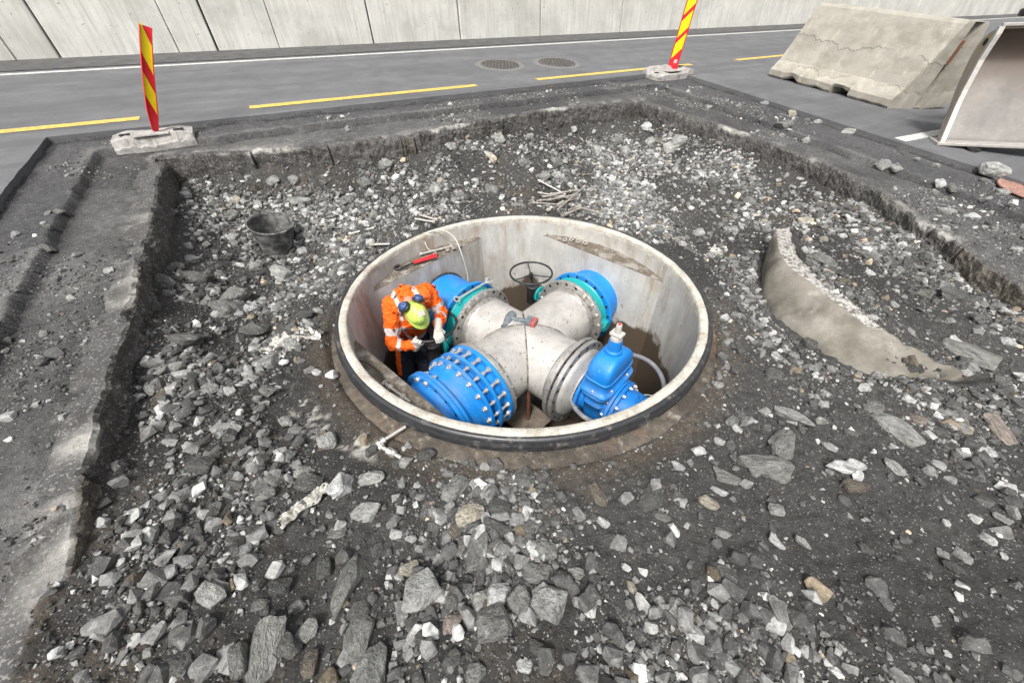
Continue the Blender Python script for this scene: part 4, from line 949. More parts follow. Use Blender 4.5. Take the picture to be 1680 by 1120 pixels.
# ------------------------------------------------------------------ wheel loader bucket
def buck_extra(t, out, src):
    sx = t.nodes.new('ShaderNodeSeparateXYZ'); t.links.new(src, sx.inputs[0])
    o = node_mix(t, node_noise(t, stretched(t, src, (1, 1, 1)), 3, 8, .7, .45, .65, 0, .8), out, (.25, .235, .215))
    hz = node_mul(t, sx.outputs[2], node_noise(t, src, 4, 5, .6, 0, 1, -.25, .25), 'ADD')
    r_ = t.nodes.new('ShaderNodeMapRange'); r_.inputs[1].default_value = .35; r_.inputs[2].default_value = .85; t.links.new(hz, r_.inputs[0])
    return node_mix(t, node_mul(t, r_.outputs[0], .85), o, (.11, .078, .058))
M_buck = mat('scoured_bucket_steel', (.17, .162, .150), .6, .25, var=.12, vscale=4, bump=.15, bscale=20, extra=buck_extra)
def side_extra(t, out, src):
    o = node_mix(t, node_noise(t, stretched(t, src, (1, 1, .6)), 4, 8, .7, .42, .52), out, (.33, .30, .265))
    return node_mix(t, node_noise(t, stretched(t, src, (1, 1, .5)), 6, 8, .7, .56, .68, 0, .6), o, (.27, .16, .08))
M_side = mat('worn_yellow_bucket_paint', (.36, .27, .13), .65, .1, var=.14, vscale=6, bump=.2, bscale=40, extra=side_extra)
M_edge = mat('bare_cutting_steel', (.42, .405, .38), .5, .3, var=.12, vscale=14, bump=.2, bscale=60, dirt=(.35, .31, .26), dscale=14, dlo=.54, dhi=.68)
wdv = Vector((.93, -.37, .03)).normalized(); ddv = Vector((.37, .93, 0.03)); ddv = (ddv-wdv*ddv.dot(wdv)).normalized(); upv = wdv.cross(ddv).normalized()
bo = Vector((5.38, 4.98, P(5.38, 4.98)+.012))
bk = empty('loader_bucket', bo, 'big worn steel wheel loader bucket resting on the asphalt with its open side forward', 'loader bucket'); 
bk.matrix_world = Matrix((wdv, ddv, upv)).transposed().to_4x4(); bk.matrix_world.translation = bo
BWD = 2.7
HS = .98
front = [(0, 0), (.02, .06), (.06, .15), (.11, .27), (.155, .40), (.185, .55), (.20, .7), (.21, .82), (.205, .94), (.205, 1.05), (.215, 1.12)]
backc = [(.10, .02), (.15, .08), (.19, .17), (.25, .30), (.31, .43), (.37, .57), (.42, .70), (.46, .82), (.47, .92), (.44, 1.01), (.36, 1.07)]
front = [(y*(1+.5*min(1, z/.9)), z*HS) for y, z in front]; backc = [(y+.07*min(1, z/.7), z*HS) for y, z in backc]
def put(mb, name, m_): o = mb.build(name, m_); o.parent = bk; return o
def plate(x0, x1, poly, mb, mi=0):
    n = len(poly); mb.add([(x0, y, z) for y, z in poly]+[(x1, y, z) for y, z in poly], [tuple(range(n)), tuple(range(n, 2*n))[::-1]]+[(k, n+k, n+(k+1) % n, (k+1) % n) for k in range(n)], mi)
for sx_ in (0, BWD):
    mb = MB(); plate(sx_-.015, sx_+.015, front+backc[::-1], mb); put(mb, 'side_plate', M_side)
    mb = MB(); fr = [Vector((sx_, y, z)) for y, z in front]; vs = []; fs = []
    for k, p in enumerate(fr):
        wv = .014+.004*mnoise.noise(p*9)
        vs += [(sx_-.024, p.y-wv, p.z), (sx_+.024, p.y-wv, p.z), (sx_+.024, p.y+.03, p.z+.004), (sx_-.024, p.y+.03, p.z+.004)]
    for k in range(len(fr)-1):
        for q in range(4): fs.append((4*k+q, 4*k+(q+1) % 4, 4*k+4+(q+1) % 4, 4*k+4+q))
    mb.add(vs, fs+[(0, 1, 2, 3)[::-1], tuple(len(vs)-4+q for q in range(4))]); put(mb, 'side_edge', M_edge)
    mb = MB(); s2 = -1 if sx_ == 0 else 1; mb.cyl((sx_+s2*.015, .40, .96), (sx_+s2*.022, .40, .96), .055, .055, 24); mb.cyl((sx_+s2*.022, .40, .96), (sx_+s2*.026, .40, .96), .035, .035, 20, 1); put(mb, 'reinforcing_boss', [M_side, M_hole])
mb = MB(); TH = .02
shell = [(.04, .012)]+backc; n = len(shell); vs = []; fs = []; NX = 24
for i in range(NX+1):
    x = .015+(BWD-.03)*i/NX
    vs += [(x, y, z) for y, z in shell]
for i in range(NX):
    for k in range(n-1): fs.append((i*n+k, (i+1)*n+k, (i+1)*n+k+1, i*n+k+1))
mb.add(vs, fs, 0, True)
put(mb, 'shell', M_buck)
mb = MB(); vs = [(x, y+.03*(k > 3), z+(-.03 if k < 4 else 0)) for (x, y, z) in vs for k in (9,)] ; vs = [(v[0], v[1], v[2]) for v in vs]
mb.add(vs, [f[::-1] for f in fs], 0, True); put(mb, 'shell_back', M_side)
mb = MB(); mb.box((BWD/2, .10, .008), (BWD+.10, .26, .032), None, 0, .006); put(mb, 'cutting_edge', M_edge)
mb = MB(); plate(.016, BWD-.016, [(.325, 1.10*HS), (.325, 1.125*HS), (.44, 1.09*HS), (.43, 1.06*HS)], mb); put(mb, 'top_lip', M_buck)
mb = MB(); mb.box((BWD/2, .34, 1.135*HS), (BWD, .05, .03), None, 0, .005); put(mb, 'spill_guard', M_edge)
mb = MB(); 
for k in range(2): mb.box((.42+.06*k, .62+.05*k, 1.22+.11*k), (.42, .10, .07), Matrix.Rotation(R(-8), 3, 'Y'), 0, .02)
mb.box((.80, .75, 1.30), (.5, .3, .36), None, 0, .04); put(mb, 'coupler', M_black)
# ------------------------------------------------------------------ delineator panels on concrete feet
M_dred = mat('red_delineator_plastic', (.62, .02, .03), .4, var=.08, vscale=12, bump=.05, dirt=(.36, .06, .06), dscale=20, dlo=.56, dhi=.72)
M_dyel = mat('yellow_reflective_sheet', (.86, .80, .01), .35, var=.05, vscale=20, bump=.05, dirt=(.42, .38, .06), dscale=30, dlo=.62, dhi=.74)
M_foot = mat('pale_cast_foot', (.34, .325, .305), .9, var=.16, vscale=14, bump=.6, bscale=60, dirt=(.17, .16, .15), dscale=9, dlo=.50, dhi=.66)
def delineator(name, base, updir, facedir, H, wd, label, flip, stripes, wht, bend=0):
    up = Vector(updir).normalized(); f = Vector(facedir); f = (f-up*f.dot(up)).normalized(); sx_ = up.cross(f).normalized()
    t = empty(name, base, label, 'road marker'); base = Vector(base)
    def q(x, y, z): 
        tw = bend*(z/H-.5)**2*.25-bend*.06; wz = wd*(.55+.45*min(1, z/(.22*H))) if bend else wd
        return base+sx_*(x*wz+tw)+f*(y+(.03*math.sin(z/H*3) if bend else 0))+up*z
    mb = MB(); n = 24; vs = []; fs = []
    prof_ = [(-.5, .0), (-.5, .035), (-.44, .038), (-.42, .012), (.42, .012), (.44, .038), (.5, .035), (.5, .0)]
    for i in range(n+1): vs += [q(x, y, H*i/n) for x, y in prof_]
    m_ = len(prof_)
    for i in range(n):
        for k in range(m_): fs.append((i*m_+k, (i+1)*m_+k, (i+1)*m_+(k+1) % m_, i*m_+(k+1) % m_))
    fs += [tuple(range(m_)), tuple(n*m_+k for k in range(m_))[::-1]]
    mb.add(vs, fs, 0, False); pan = mb.build('panel', M_dred, t)
    if bend:
        mb = MB(); vs = [q(x, y, z) for z in (H*.965, H*1.0) for x, y in ((-.46, .034), (.46, .034), (.46, .016), (-.46, .016))]; mb.add(vs, [(0, 1, 5, 4), (4, 5, 6, 7), (0, 4, 7, 3), (1, 2, 6, 5), (3, 2, 1, 0)]); 
    for (z0, z1, k_) in stripes:
        s_ = -1 if flip else 1; mb = MB(); vs = []; n2 = 8
        for i in range(n2+1):
            x = -.42+.84*i/n2; vs += [q(x, .0145, z0+k_*(x*s_+.42)/.84), q(x, .0145, z1+k_*(x*s_+.42)/.84)]
        mb.add(vs, [(2*i, 2*i+2, 2*i+3, 2*i+1) for i in range(n2)]); st = mb.build('reflective_stripe', M_dyel); st.parent = pan; pass
    if wht:
        x, z, s_ = wht; mb = MB(); mb.add([q(x-s_, .0160, z-s_*wd), q(x+s_, .0160, z-s_*wd), q(x+s_, .0160, z+s_*wd), q(x-s_, .0160, z+s_*wd)], [(0, 1, 2, 3)]); st = mb.build('label_sticker', M_plwhite); st.parent = pan; pass
    return t
def foot(t, c, ang, L_, Wd, Hh, sag=0):
    mb = MB(); nx, ny = 32, 12; ca, sa = math.cos(ang), math.sin(ang); vs = []; fs = []
    def topz(x, y):
        e = min(1-abs(x), 1); z_ = Hh*(.62+.38*min(1, (1-abs(x))/.35)); 
        if abs(y) > .86: z_ *= .9
        if sag: z_ += -sag*(1-abs(x)**1.0)+.0
        return z_
    def wp(x, y, z_): X = x*L_/2; Y = y*Wd/2; return Vector((c[0]+X*ca-Y*sa, c[1]+X*sa+Y*ca, 0)) , z_
    rows = []
    for i in range(nx+1):
        x = -1+2*i/nx
        for j in range(ny+1):
            y = -1+2*j/ny; yy = y*(1-.06*max(0, abs(x)-.9)/.1)
            p, _ = wp(x, yy, 0); n_ = .006*mnoise.noise(Vector((x*9, y*6, 2)))
            chip = -.03*max(0, mnoise.noise(Vector((x*7, 3, c[0])))) if (sag and y < -.8) else 0
            vs.append(Vector((p.x, p.y, surfz(p.x, p.y)+topz(x, y)+n_+chip)))
    for i in range(nx):
        for j in range(ny): a_ = i*(ny+1)+j; fs.append((a_, a_+ny+1, a_+ny+2, a_+1))
    per_ = [i*(ny+1) for i in range(nx+1)]+[nx*(ny+1)+j for j in range(1, ny+1)]+[i*(ny+1)+ny for i in range(nx-1, -1, -1)]+[j for j in range(ny-1, 0, -1)]
    b0 = len(vs)
    for q in per_: v = vs[q]; vs.append(Vector((v.x, v.y, surfz(v.x, v.y)+(.004 if not sag else .004))))
    for k in range(len(per_)): k2 = (k+1) % len(per_); fs.append((per_[k], b0+k, b0+k2, per_[k2]))
    mb.add(vs, fs, 0, False)
    ft_ = mb.build('foot', M_foot, t)
    for sx_ in (-1, 1):
        p, _ = wp(sx_*.66, 0, 0); z_ = surfz(p.x, p.y)+topz(sx_*.66, 0); mb = MB(); mb.box((p.x, p.y, z_+.001), (.085, .075, .004), Matrix.Rotation(ang, 3, 'Z')@Matrix.Rotation(0, 3, 'X'), 0); h = mb.build('square_hole', M_hole); h.parent = ft_
    p, _ = wp(0, 0, 0); z_ = surfz(p.x, p.y)+topz(0, 0); mb = MB(); mb.box((p.x, p.y, z_+.006), (.30, Wd*.8, .014), Matrix.Rotation(ang, 3, 'Z'), 0, .004); mb.build('socket', M_foot, t)
def surfz(x, y):
    a, s, b = ab(x, y)
    if s > 5.8 or b < -2.17 or b > 6.65: return P(x, y)
    return float(height(np.array([x]), np.array([y]), False)[0])
z0 = surfz(3.05, 8.25)
tR = delineator('delineator_panel', (3.03, 8.36, z0+.10), (.07, -.05, 1), (-.15, -1, 0), 1.08, .165, 'upright red and yellow striped marker panel on a pale foot at the far right corner', False, [(.15, .36, .16), (.44, .66, .16), (.74, .92, .16)], (.15, .12, .16))
foot(tR, (2.93, 8.20), math.atan2(.55, .92), .92, .42, .095)
tL = delineator('delineator_panel', (-3.66, 4.33, surfz(-3.66, 4.33)+.07), (.37, .17, .90), (.60, -.72, 0), .90, .088, 'leaning bent red and yellow marker panel on a cracked foot at the left corner', True, [(.16, .36, .17), (.52, .76, .17)], None, .25)
foot(tL, (-3.66, 4.28), math.atan2(.36, .62), .68, .28, .085, .025)
# ------------------------------------------------------------------ covers in the road
M_cover = mat('rusty_cast_iron_cover', (.125, .117, .11), .75, .3, var=.3, vscale=30, bump=.4, bscale=60)
M_surr = mat('pale_mortar_ring', (.15, .145, .14), .9, var=.2, vscale=20, bump=.5, bscale=70)
M_rcov = mat('pinkish_rusty_cover', (.33, .19, .15), .85, .1, var=.2, vscale=20, bump=.4, bscale=60)
up = Vector((math.sin(A)*.1084, -math.cos(A)*.1084, 1)).normalized()
for (x, y, rr_, lab, mm_) in ((-.13, 8.22, .33, 'round iron manhole cover in the far lane, the left one of the pair', M_cover), (.93, 8.62, .33, 'round iron manhole cover in the far lane, the right one of the pair', M_cover), (5.47, 3.80, .30, 'round pinkish rusted cover at the right edge, beside the excavation', M_rcov)):
    z_ = surfz(x, y); off = 0 if rr_ > .31 else .015
    t = empty('manhole_cover', (x, y, z_), lab, 'manhole cover'); c = Vector((x, y, z_+off))
    mb = MB(); mb.lathe(c, up, [(rr_+.02, .005), (rr_+.10, .005), (rr_+.115, .0)], 48); 
    if off == 0: mb.build('mortar_ring', M_surr, t)
    mb = MB(); mb.lathe(c, up, [(0, .008), (rr_, .008), (rr_, .014), (rr_+.022, .014), (rr_+.024, .003)], 48); mb.build('frame', mm_, t)
    mb = MB()
    for i in range(-5, 6):
        for j in range(-5, 6):
            if math.hypot(i, j) < 5.1: 
                e1 = Vector((1, 0, 0)); e1 = (e1-up*e1.dot(up)).normalized(); e2 = up.cross(e1); p = c+(e1*i+e2*j)*rr_/5.6+up*.010; mb.box(p, (rr_/8.5, rr_/8.5, .008), Matrix.Rotation(R(45), 3, 'Z'))
    mb.build('raised_pattern', mm_, t)
# ------------------------------------------------------------------ black builder's bucket
PAILX, PAILY = -2.40, 3.50
M_pail = mat('dusty_black_rubber_pail', (.05, .05, .049), .75, var=.25, vscale=12, bump=.15, dirt=(.21, .21, .20), dscale=13, dlo=.44, dhi=.62)
bc = Vector((PAILX, PAILY, surfz(PAILX, PAILY)-.035)); bax = Vector((.20, -.10, 1)).normalized(); pl = empty('pail', bc, 'dusty black rubber pail standing among stones left of the chamber', 'bucket')
mb = MB(); mb.lathe(bc, bax, [(0, .0), (.140, .0), (.146, .012), (.192, .27), (.203, .275), (.205, .291), (.194, .295), (.186, .28), (.140, .02), (0, .018)], 48); mb.build('pail_body', M_pail, pl)
mb = MB(); e1 = (Vector((1, .15, 0))-bax*Vector((1, .15, 0)).dot(bax)).normalized(); e2 = bax.cross(e1)
mb.tube([bc+bax*(.268+.02*math.sin(t))+e1*math.cos(t)*.210+e2*math.sin(t)*.207 for t in [math.pi*k/22 for k in range(23)]], .004, 6); mb.build('handle', M_bolt, pl)
for s_ in (-1, 1): mb = MB(); mb.box(bc+bax*.260+e1*s_*.207, (.03, .045, .035), None, 0, .006); mb.build('lug', M_pail, pl)
# ------------------------------------------------------------------ loose bolts, studs and nuts
M_stud = mat('galvanised_stud', (.50, .47, .43), .45, .55, var=.2, vscale=60, bump=.25, bscale=200, dirt=(.30, .24, .18), dscale=30, dlo=.52, dhi=.66)
def stud(p, q, label, group=None, r=.010, nuts=(.08, .9), m_=None, head=False, dz=.02):
    p = Vector(p); q = Vector(q); ax = (q-p); L_ = ax.length; mb = MB(); mb.cyl(p, q, r, r, 10)
    if head: mb.hexp(p+ax.normalized()*.004, -ax, r*1.75, r*1.5)
    for t in nuts: c = p+ax*t; mb.hexp(c, ax, r*1.75, r*1.7, roll=t*9); mb.cyl(c-ax.normalized()*.004, c+ax.normalized()*.001, r*2.0, r*2.0, 14)
    o = mb.build('threaded_stud' if not head else 'loose_bolt', m_ or M_stud); tag(o, label, 'stud' if not head else 'bolt', group); return o
def G_(x, y, dz=.02): return (x, y, surfz(x, y)+dz)
pile = [((.37, 4.80), (.72, 4.66), .035), ((.33, 4.44), (.78, 4.62), .04), ((.27, 4.36), (.62, 4.44), .03), ((.40, 4.52), (.86, 4.60), .07), ((.50, 4.62), (.90, 4.72), .05), ((.45, 4.42), (.85, 4.58), .09),
        ((.42, 4.10), (.62, 4.42), .04), ((.52, 4.02), (.98, 4.74), .10), ((.60, 4.28), (.86, 4.52), .07), ((.56, 4.22), (.78, 4.56), .05), ((.70, 4.34), (.98, 3.98), .05), ((.66, 4.10), (.84, 4.30), .035), ((.48, 4.50), (.80, 4.64), .12), ((.35, 4.58), (.76, 4.56), .06), ((.60, 4.02), (.80, 4.14), .03)]
for k, (a_, b_, h_) in enumerate(pile):
    a_ = (a_[0]*1.03, 3.98+(a_[1]-3.98)*1.33); b_ = (b_[0]*1.03, 3.98+(b_[1]-3.98)*1.33)
    stud(G_(*a_, h_+.02), G_(*b_, h_+.02+.01*(k % 3)), 'galvanised threaded stud in the tangled heap behind the chamber', 'heap of studs behind the chamber', .0105, ((.06, .88), (.1,), (.04, .14, .9), (.93,))[k % 4])
stud(G_(-1.69, 3.63, .03), G_(-1.44, 3.72, .04), 'single stud lying on the stones between the pail and the chamber', None, .0115, (.04,))
stud(G_(-1.42, 3.42, .04), G_(-1.23, 3.46, .03), 'short rusty tipped stud beside the left back of the chamber rim', None, .0115, (.1,))
stud((-1.03, 3.86, .035), (-.80, 3.79, .025), 'stud resting on the back left of the rim, the nearer of two', None, .011, (.92,))
stud((-1.00, 3.95, .04), (-.78, 3.83, .03), 'stud resting on the back left of the rim, the farther of two', None, .011, (.94,))
stud((-.755, 1.155, -.095), (-.628, 1.265, -.095), 'bright steel bolt with a nut on the ground below the chamber rim', None, .0115, (.12,), M_bolt, True)
o = stud((-.735, 1.14, -.11), (-.615, 1.075, -.115), 'brassy bolt with washers on the ground, below the brighter bolt', None, .0125, (.35, .55), M_bolt, True)
def nut(p, label, group=None, r=.02, tilt=(0, 0, 1)):
    mb = MB(); p = Vector(p); mb.lathe(p, tilt, [(r*.55, 0), (r*.55, r*.8), (r, r*.8), (r, 0), (r*.55, 0)], 6 if True else 24, 0, False); o = mb.build('loose_nut', M_stud); tag(o, label, 'nut', group)
for k, (x, y) in enumerate(((.78, 4.06), (.90, 4.02), (.70, 4.08), (1.0, 4.06), (.86, 3.98), (.60, 4.07))): nut(G_(x, y, .012), 'small steel nut on the ground beside the stud heap', 'nuts beside the stud heap', .022, (.2*(k % 3-1), .3*((k+1) % 3-1), 1))
for k, (x, y) in enumerate(((.60, 3.70), (.66, 3.70), (.72, 3.66), (.69, 3.73), (.80, 3.62))): nut((x, y, -.17), 'steel nut in the small heap on the back right ledge', 'nuts on the back right ledge', .026, (.5*(k % 3-1), -.4, 1))
for k, (x, y) in enumerate(((-.60, 3.56), (-.66, 3.52), (-.55, 3.61), (-.78, 3.44))): nut((x, y, -.17), 'steel nut on the back left ledge below the rim', 'nuts on the back left ledge', .024, (.3*(k % 3-1), .2, 1))
nut(G_(-1.36, 3.02, .02), 'steel nut on the soil close to the left of the rim', None, .026); 
stud((-.94, 3.42, -.155), (-.62, 3.60, -.16), 'dark thin stud lying on the back left ledge', None, .011, (.03, .95), M_stud)
stud((-.86, 1.66, -.16), (-.66, 1.50, -.165), 'dark bolt with nuts lying on the front left ledge', None, .012, (.2, .7), M_stud, True)
# ------------------------------------------------------------------ tools
M_chrome = mat('bright_chrome_spanner', (.72, .72, .70), .25, .8, var=.06, vscale=20, bump=.03)
def unprj(p, z): return p
sp0 = Vector((-.515, 2.845, -.318)); sp1 = Vector((-.225, 3.175, -.328))
sv = (sp1-sp0); Ls = sv.length; sv.normalize(); sn = Vector((.25, -.35, .9)); sn = (sn-sv*sn.dot(sv)).normalized(); sw = sn.cross(sv)
mb = MB(); mb.box((sp0+sp1)/2, (Ls-.05, .022, .009), Matrix((sv, sw, sn)).transposed(), 0, .003); mb.lathe(sp0-sn*.006, sn, [(.019, 0), (.019, .014), (.033, .014), (.033, 0), (.019, 0)], 24, 0, False)
jaw = []; 
for a_ in range(50, 311, 20): jaw.append((math.cos(R(a_-0))*.040, math.sin(R(a_))*.040))
poly = [(-.0, -.016), (-.006, -.016), (-.012, 0), (-.006, .016), (0, .016)]
outer = [(math.cos(R(a_))*.040, math.sin(R(a_))*.040) for a_ in range(40, 321, 20)]; innr = [(.034, -.018), (.004, -.019), (-.012, -.010), (-.012, .010), (.004, .019), (.034, .018)]
pg = outer+innr; n = len(pg); vs = [sp1+sv*x+sw*y-sn*.006 for x, y in pg]+[sp1+sv*x+sw*y+sn*.007 for x, y in pg]
mb.add(vs, [tuple(range(n))[::-1], tuple(range(n, 2*n))]+[(k, (k+1) % n, n+(k+1) % n, n+k) for k in range(n)]); tag(mb.build('spanner', M_chrome), 'long bright combination spanner lying across the back left teal valve', 'spanner')
cu0 = Vector((-1.10, 3.16, -.155)); cu1 = Vector((-.76, 3.40, -.155)); cv = (cu1-cu0).normalized(); cw = Vector((-cv.y, cv.x, 0))
wr = empty('pipe_wrench', cu0, 'wrench with red handles and a dark curved jaw on the back left ledge', 'wrench')
mb = MB(); mb.tube([cu0+cv*.16+cw*.006, cu0+cv*.42+cw*.014], [.012, .015], 10); mb.build('handle', M_red, wr); mb = MB(); mb.tube([cu0+cv*.16-cw*.01, cu0+cv*.41-cw*.025], [.010, .012], 10); mb.build('handle', M_red, wr)
mb = MB(); mb.tube(spline([cu0+cv*.18, cu0+cv*.08-cw*.015, cu0+cv*.01-cw*.03, cu0-cv*.03, cu0-cv*.01+cw*.035, cu0+cv*.03+cw*.045], 6), [.012]*31, 8) if False else mb.tube(spline([cu0+cv*.18, cu0+cv*.08-cw*.015, cu0+cv*.01-cw*.03, cu0-cv*.03, cu0-cv*.01+cw*.035, cu0+cv*.03+cw*.045], 6), .011, 8); mb.build('jaw', M_black, wr)
# grey tool lying on the crown of the cross
M_redd = mat('dusty_red_casing', (.36, .07, .065), .55, var=.15, vscale=20, bump=.1, dirt=(.22, .16, .14), dscale=30, dlo=.48, dhi=.62)
M_grey = mat('grey_tool_casing', (.10, .125, .135), .45, var=.1, vscale=20, bump=.08, dirt=(.28, .28, .27), dscale=25, dlo=.52, dhi=.66)
tz = AXZ+PR; tc_ = Vector((PCX-.01, PCY+.03, tz))
tl = empty('cordless_driver', tc_, 'small grey and red power tool lying on top of the stainless cross', 'power tool')
a0 = Vector((PCX-.19, PCY+.0, tz-.03)); a1 = Vector((PCX-.11, PCY+.145, tz+.0))
mb = MB(); mb.tube(spline([a0, a0.lerp(a1, .35), a0.lerp(a1, .7), a1, a1+Vector((.012, .03, 0))], 5), [.028, .028, .028, .028, .029, .033, .037, .040, .042, .044, .045, .046, .046, .046, .045, .042, .040, .037, .034, .029, .021][:21], 16); mb.cyl(a0, a0-(a1-a0).normalized()*.006, .021, .021, 16); mb.cyl(a0-(a1-a0).normalized()*.006, a0-(a1-a0).normalized()*.0065, .015, .015, 14, 1)
mb.build('motor_housing', [M_grey, M_hole], tl)
h0 = a0.lerp(a1, .7); h1 = Vector((PCX+.03, PCY+.025, tz+.02)); mb = MB(); mb.tube([h0, h0.lerp(h1, .5), h1], [.026, .022, .026], 14); mb.build('grip', M_grey, tl)
mb = MB(); mb.tube([h0.lerp(h1, .10), h0.lerp(h1, .24)], .0215, 12); mb.build('trigger', M_red, tl)
mb = MB(); rot_ = Matrix.Rotation(math.atan2((h1-h0).y, (h1-h0).x), 3, 'Z'); mb.box(h1+Vector((.012, -.004, .0)), (.06, .09, .075), rot_, 0, .012); mb.build('battery_mount', M_grey, tl); mb = MB(); mb.box(h1+Vector((.052, -.020, -.006)), (.05, .098, .072), rot_, 0, .010); mb.build('battery', M_redd, tl)
mb = MB()
for k in (0, 1): 
    p0 = Vector((PCX-.10, PCY-.115+.0, tz-.014))+Vector((.014, -.014, 0))*k; mb.box(p0.lerp(Vector((PCX+.10, PCY+.04, tz+.006))+Vector((.014, -.014, 0))*k, .5), (.24, .008, .008), Matrix.Rotation(R(38), 3, 'Z')@Matrix.Rotation(R(-3), 3, 'Y'), 0, .001)
mb.box(Vector((PCX-.105, PCY-.125, tz-.014)), (.008, .03, .008), Matrix.Rotation(R(38), 3, 'Z')); mb.box(Vector((PCX+.10, PCY+.035, tz+.004)), (.008, .03, .008), Matrix.Rotation(R(38), 3, 'Z'))
tag(mb.build('steel_gauge', M_stud), 'thin flat steel bracket lying next to the power tool on the cross', 'bracket')
# wires and cables
wire('white_cable', [(-.78, 3.50, -.17), (-.86, 3.50, -.13), (-.88, 3.56, -.02), (-.74, 3.60, .03), (-.58, 3.50, .0), (-.50, 3.38, -.12), (-.46, 3.38, -.38), (-.47, 3.36, -.55)], .006, M_wire, 'thin white cable looping from the back left ledge down behind the blue pipe', 'cable')
wire('white_cable', [(.80, 1.75, -1.2), (.92, 1.85, -.95), (1.05, 2.0, -.78), (1.20, 1.98, -.74), (1.27, 1.86, -.82), (1.22, 1.75, -1.0), (1.18, 1.70, -1.15), (1.27, 1.80, -1.0), (1.30, 1.84, -.84), (1.27, 1.76, -.86), (1.22, 1.66, -1.1)], .0045, M_wire, 'thin pale wire looping against the right wall beyond the gate valve', 'wire')
wire('grey_cable', [(-1.22, 2.25, -.62), (-1.26, 2.20, -.85), (-1.24, 2.18, -1.1), (-1.18, 2.2, -1.35)], .008, M_hose, 'grey cable hanging down the left wall behind the worker', 'cable')
wire('black_cable', [(-1.16, 1.90, -.17), (-1.05, 1.86, -.15), (-.93, 1.76, -.15), (-.86, 1.66, -.17), (-.85, 1.63, -.18)], .0045, M_black, 'thin black cable lying on the front left ledge', 'cable')
wire('steel_rod', [(-.80, 2.02, -1.0), (-.74, 2.13, -.72)], .009, M_bolt, 'thin steel rod leaning in the dark gap below the worker', 'rod', 3)
wire('blue_cord', [(1.12, 3.66, .008), (1.09, 3.57, -.03), (1.09, 3.54, -.08), (1.12, 3.50, -.17)], .005, M_hose, 'short grey blue cord hanging over the back right of the rim', 'cord')
# small plate of tar in front of the loader bucket
#==PART5==
# ------------------------------------------------------------------ stones
def rock_shape(seed, flat=1.0, sub=3):
    # a broken block: the hull of a few points, its faces split and roughened
    rng = np.random.RandomState(seed); bm = bmesh.new(); n_ = rng.randint(18, 26) if sub >= 3 else (17 if sub == 2 else 10)
    for k in range(n_):
        v = rng.normal(size=3); v /= np.linalg.norm(v); v = np.sign(v)*np.abs(v)**.7; bm.verts.new(v*rng.uniform(.85, 1.05))
    r_ = bmesh.ops.convex_hull(bm, input=bm.verts[:]); bmesh.ops.delete(bm, geom=[g_ for g_ in r_['geom_interior'] if isinstance(g_, bmesh.types.BMVert)], context='VERTS')
    if sub >= 3:
        bmesh.ops.bevel(bm, geom=bm.edges[:], offset=.055, segments=1, affect='EDGES'); bmesh.ops.triangulate(bm, faces=bm.faces[:])
        bmesh.ops.subdivide_edges(bm, edges=bm.edges[:], cuts=2, use_grid_fill=True); bmesh.ops.triangulate(bm, faces=bm.faces[:])
        for v in bm.verts: p = v.co*2.2+Vector((seed, 0, 0)); v.co += v.co.normalized()*(.05*mnoise.noise(p)+.035*mnoise.noise(p*2.7)+.02*mnoise.noise(p*6))
    bmesh.ops.triangulate(bm, faces=bm.faces[:]); bm.verts.ensure_lookup_table(); bm.verts.index_update()
    V_ = np.array([v.co[:] for v in bm.verts]); F_ = np.array([[v.index for v in f.verts] for f in bm.faces]); bm.free()
    lo, hi = V_.min(0), V_.max(0); V_ = (V_-(lo+hi)/2)/(hi-lo)
    return V_, F_
def stone_extra(obj):
    def f(t, out, src):
        if obj:
            oi = t.nodes.new('ShaderNodeObjectInfo'); c = oi.outputs['Color']
            ad_ = t.nodes.new('ShaderNodeVectorMath'); ad_.operation = 'MULTIPLY_ADD'; cmb = t.nodes.new('ShaderNodeCombineXYZ')
            for i in range(3): t.links.new(oi.outputs['Random'], cmb.inputs[i])
            t.links.new(cmb.outputs[0], ad_.inputs[0]); ad_.inputs[1].default_value = (37, 53, 71); t.links.new(src, ad_.inputs[2]); sv_ = ad_.outputs[0]; k = 1.6
        else:
            at = t.nodes.new('ShaderNodeAttribute'); at.attribute_name = 'tint'; c = at.outputs['Color']; sv_ = src; k = 22
        n = t.nodes.new('ShaderNodeVectorMath'); n.operation = 'MULTIPLY'; t.links.new(c, n.inputs[0]); t.links.new(out, n.inputs[1]); o = n.outputs[0]
        sc1 = node_noise(t, stretched(t, sv_, (1, 1, 2.2)), k*1.3, 8, .7, .40, .62, .66, 1.2)
        m_ = t.nodes.new('ShaderNodeVectorMath'); m_.operation = 'SCALE'; t.links.new(o, m_.inputs[0]); t.links.new(sc1, m_.inputs['Scale']); o = m_.outputs[0]
        o = node_mix(t, node_noise(t, sv_, k*.8, 6, .7, .54, .66, 0, .65), o, (.085, .08, .074))
        o = node_mix(t, node_noise(t, sv_, k*5, 3, .6, .62, .68, 0, .5), o, (.36, .35, .33))
        return o
    return f
M_stone = mat('quarried_gneiss_stone', (1, 1, 1), .88, var=.12, vscale=2.5, bump=.8, bscale=7, extra=stone_extra(True), spec=.3)
M_stones = mat('loose_stone_mix', (1, 1, 1), .9, var=.10, vscale=20, bump=.5, bscale=120, extra=stone_extra(False), spec=.25)
M_stone.node_tree.nodes['Bump'].inputs['Distance'].default_value = .05
TONE = {'D': (.105, .106, .10), 'M': (.20, .202, .188), 'L': (.34, .343, .325), 'W': (.54, .54, .53), 'T': (.42, .385, .31), 'B': (.165, .145, .115), 'P': (.31, .265, .23)}
TW = {'D': 'dark grey', 'M': 'mid grey', 'L': 'light grey', 'W': 'whitish', 'T': 'pale tan', 'B': 'brown', 'P': 'pinkish'}
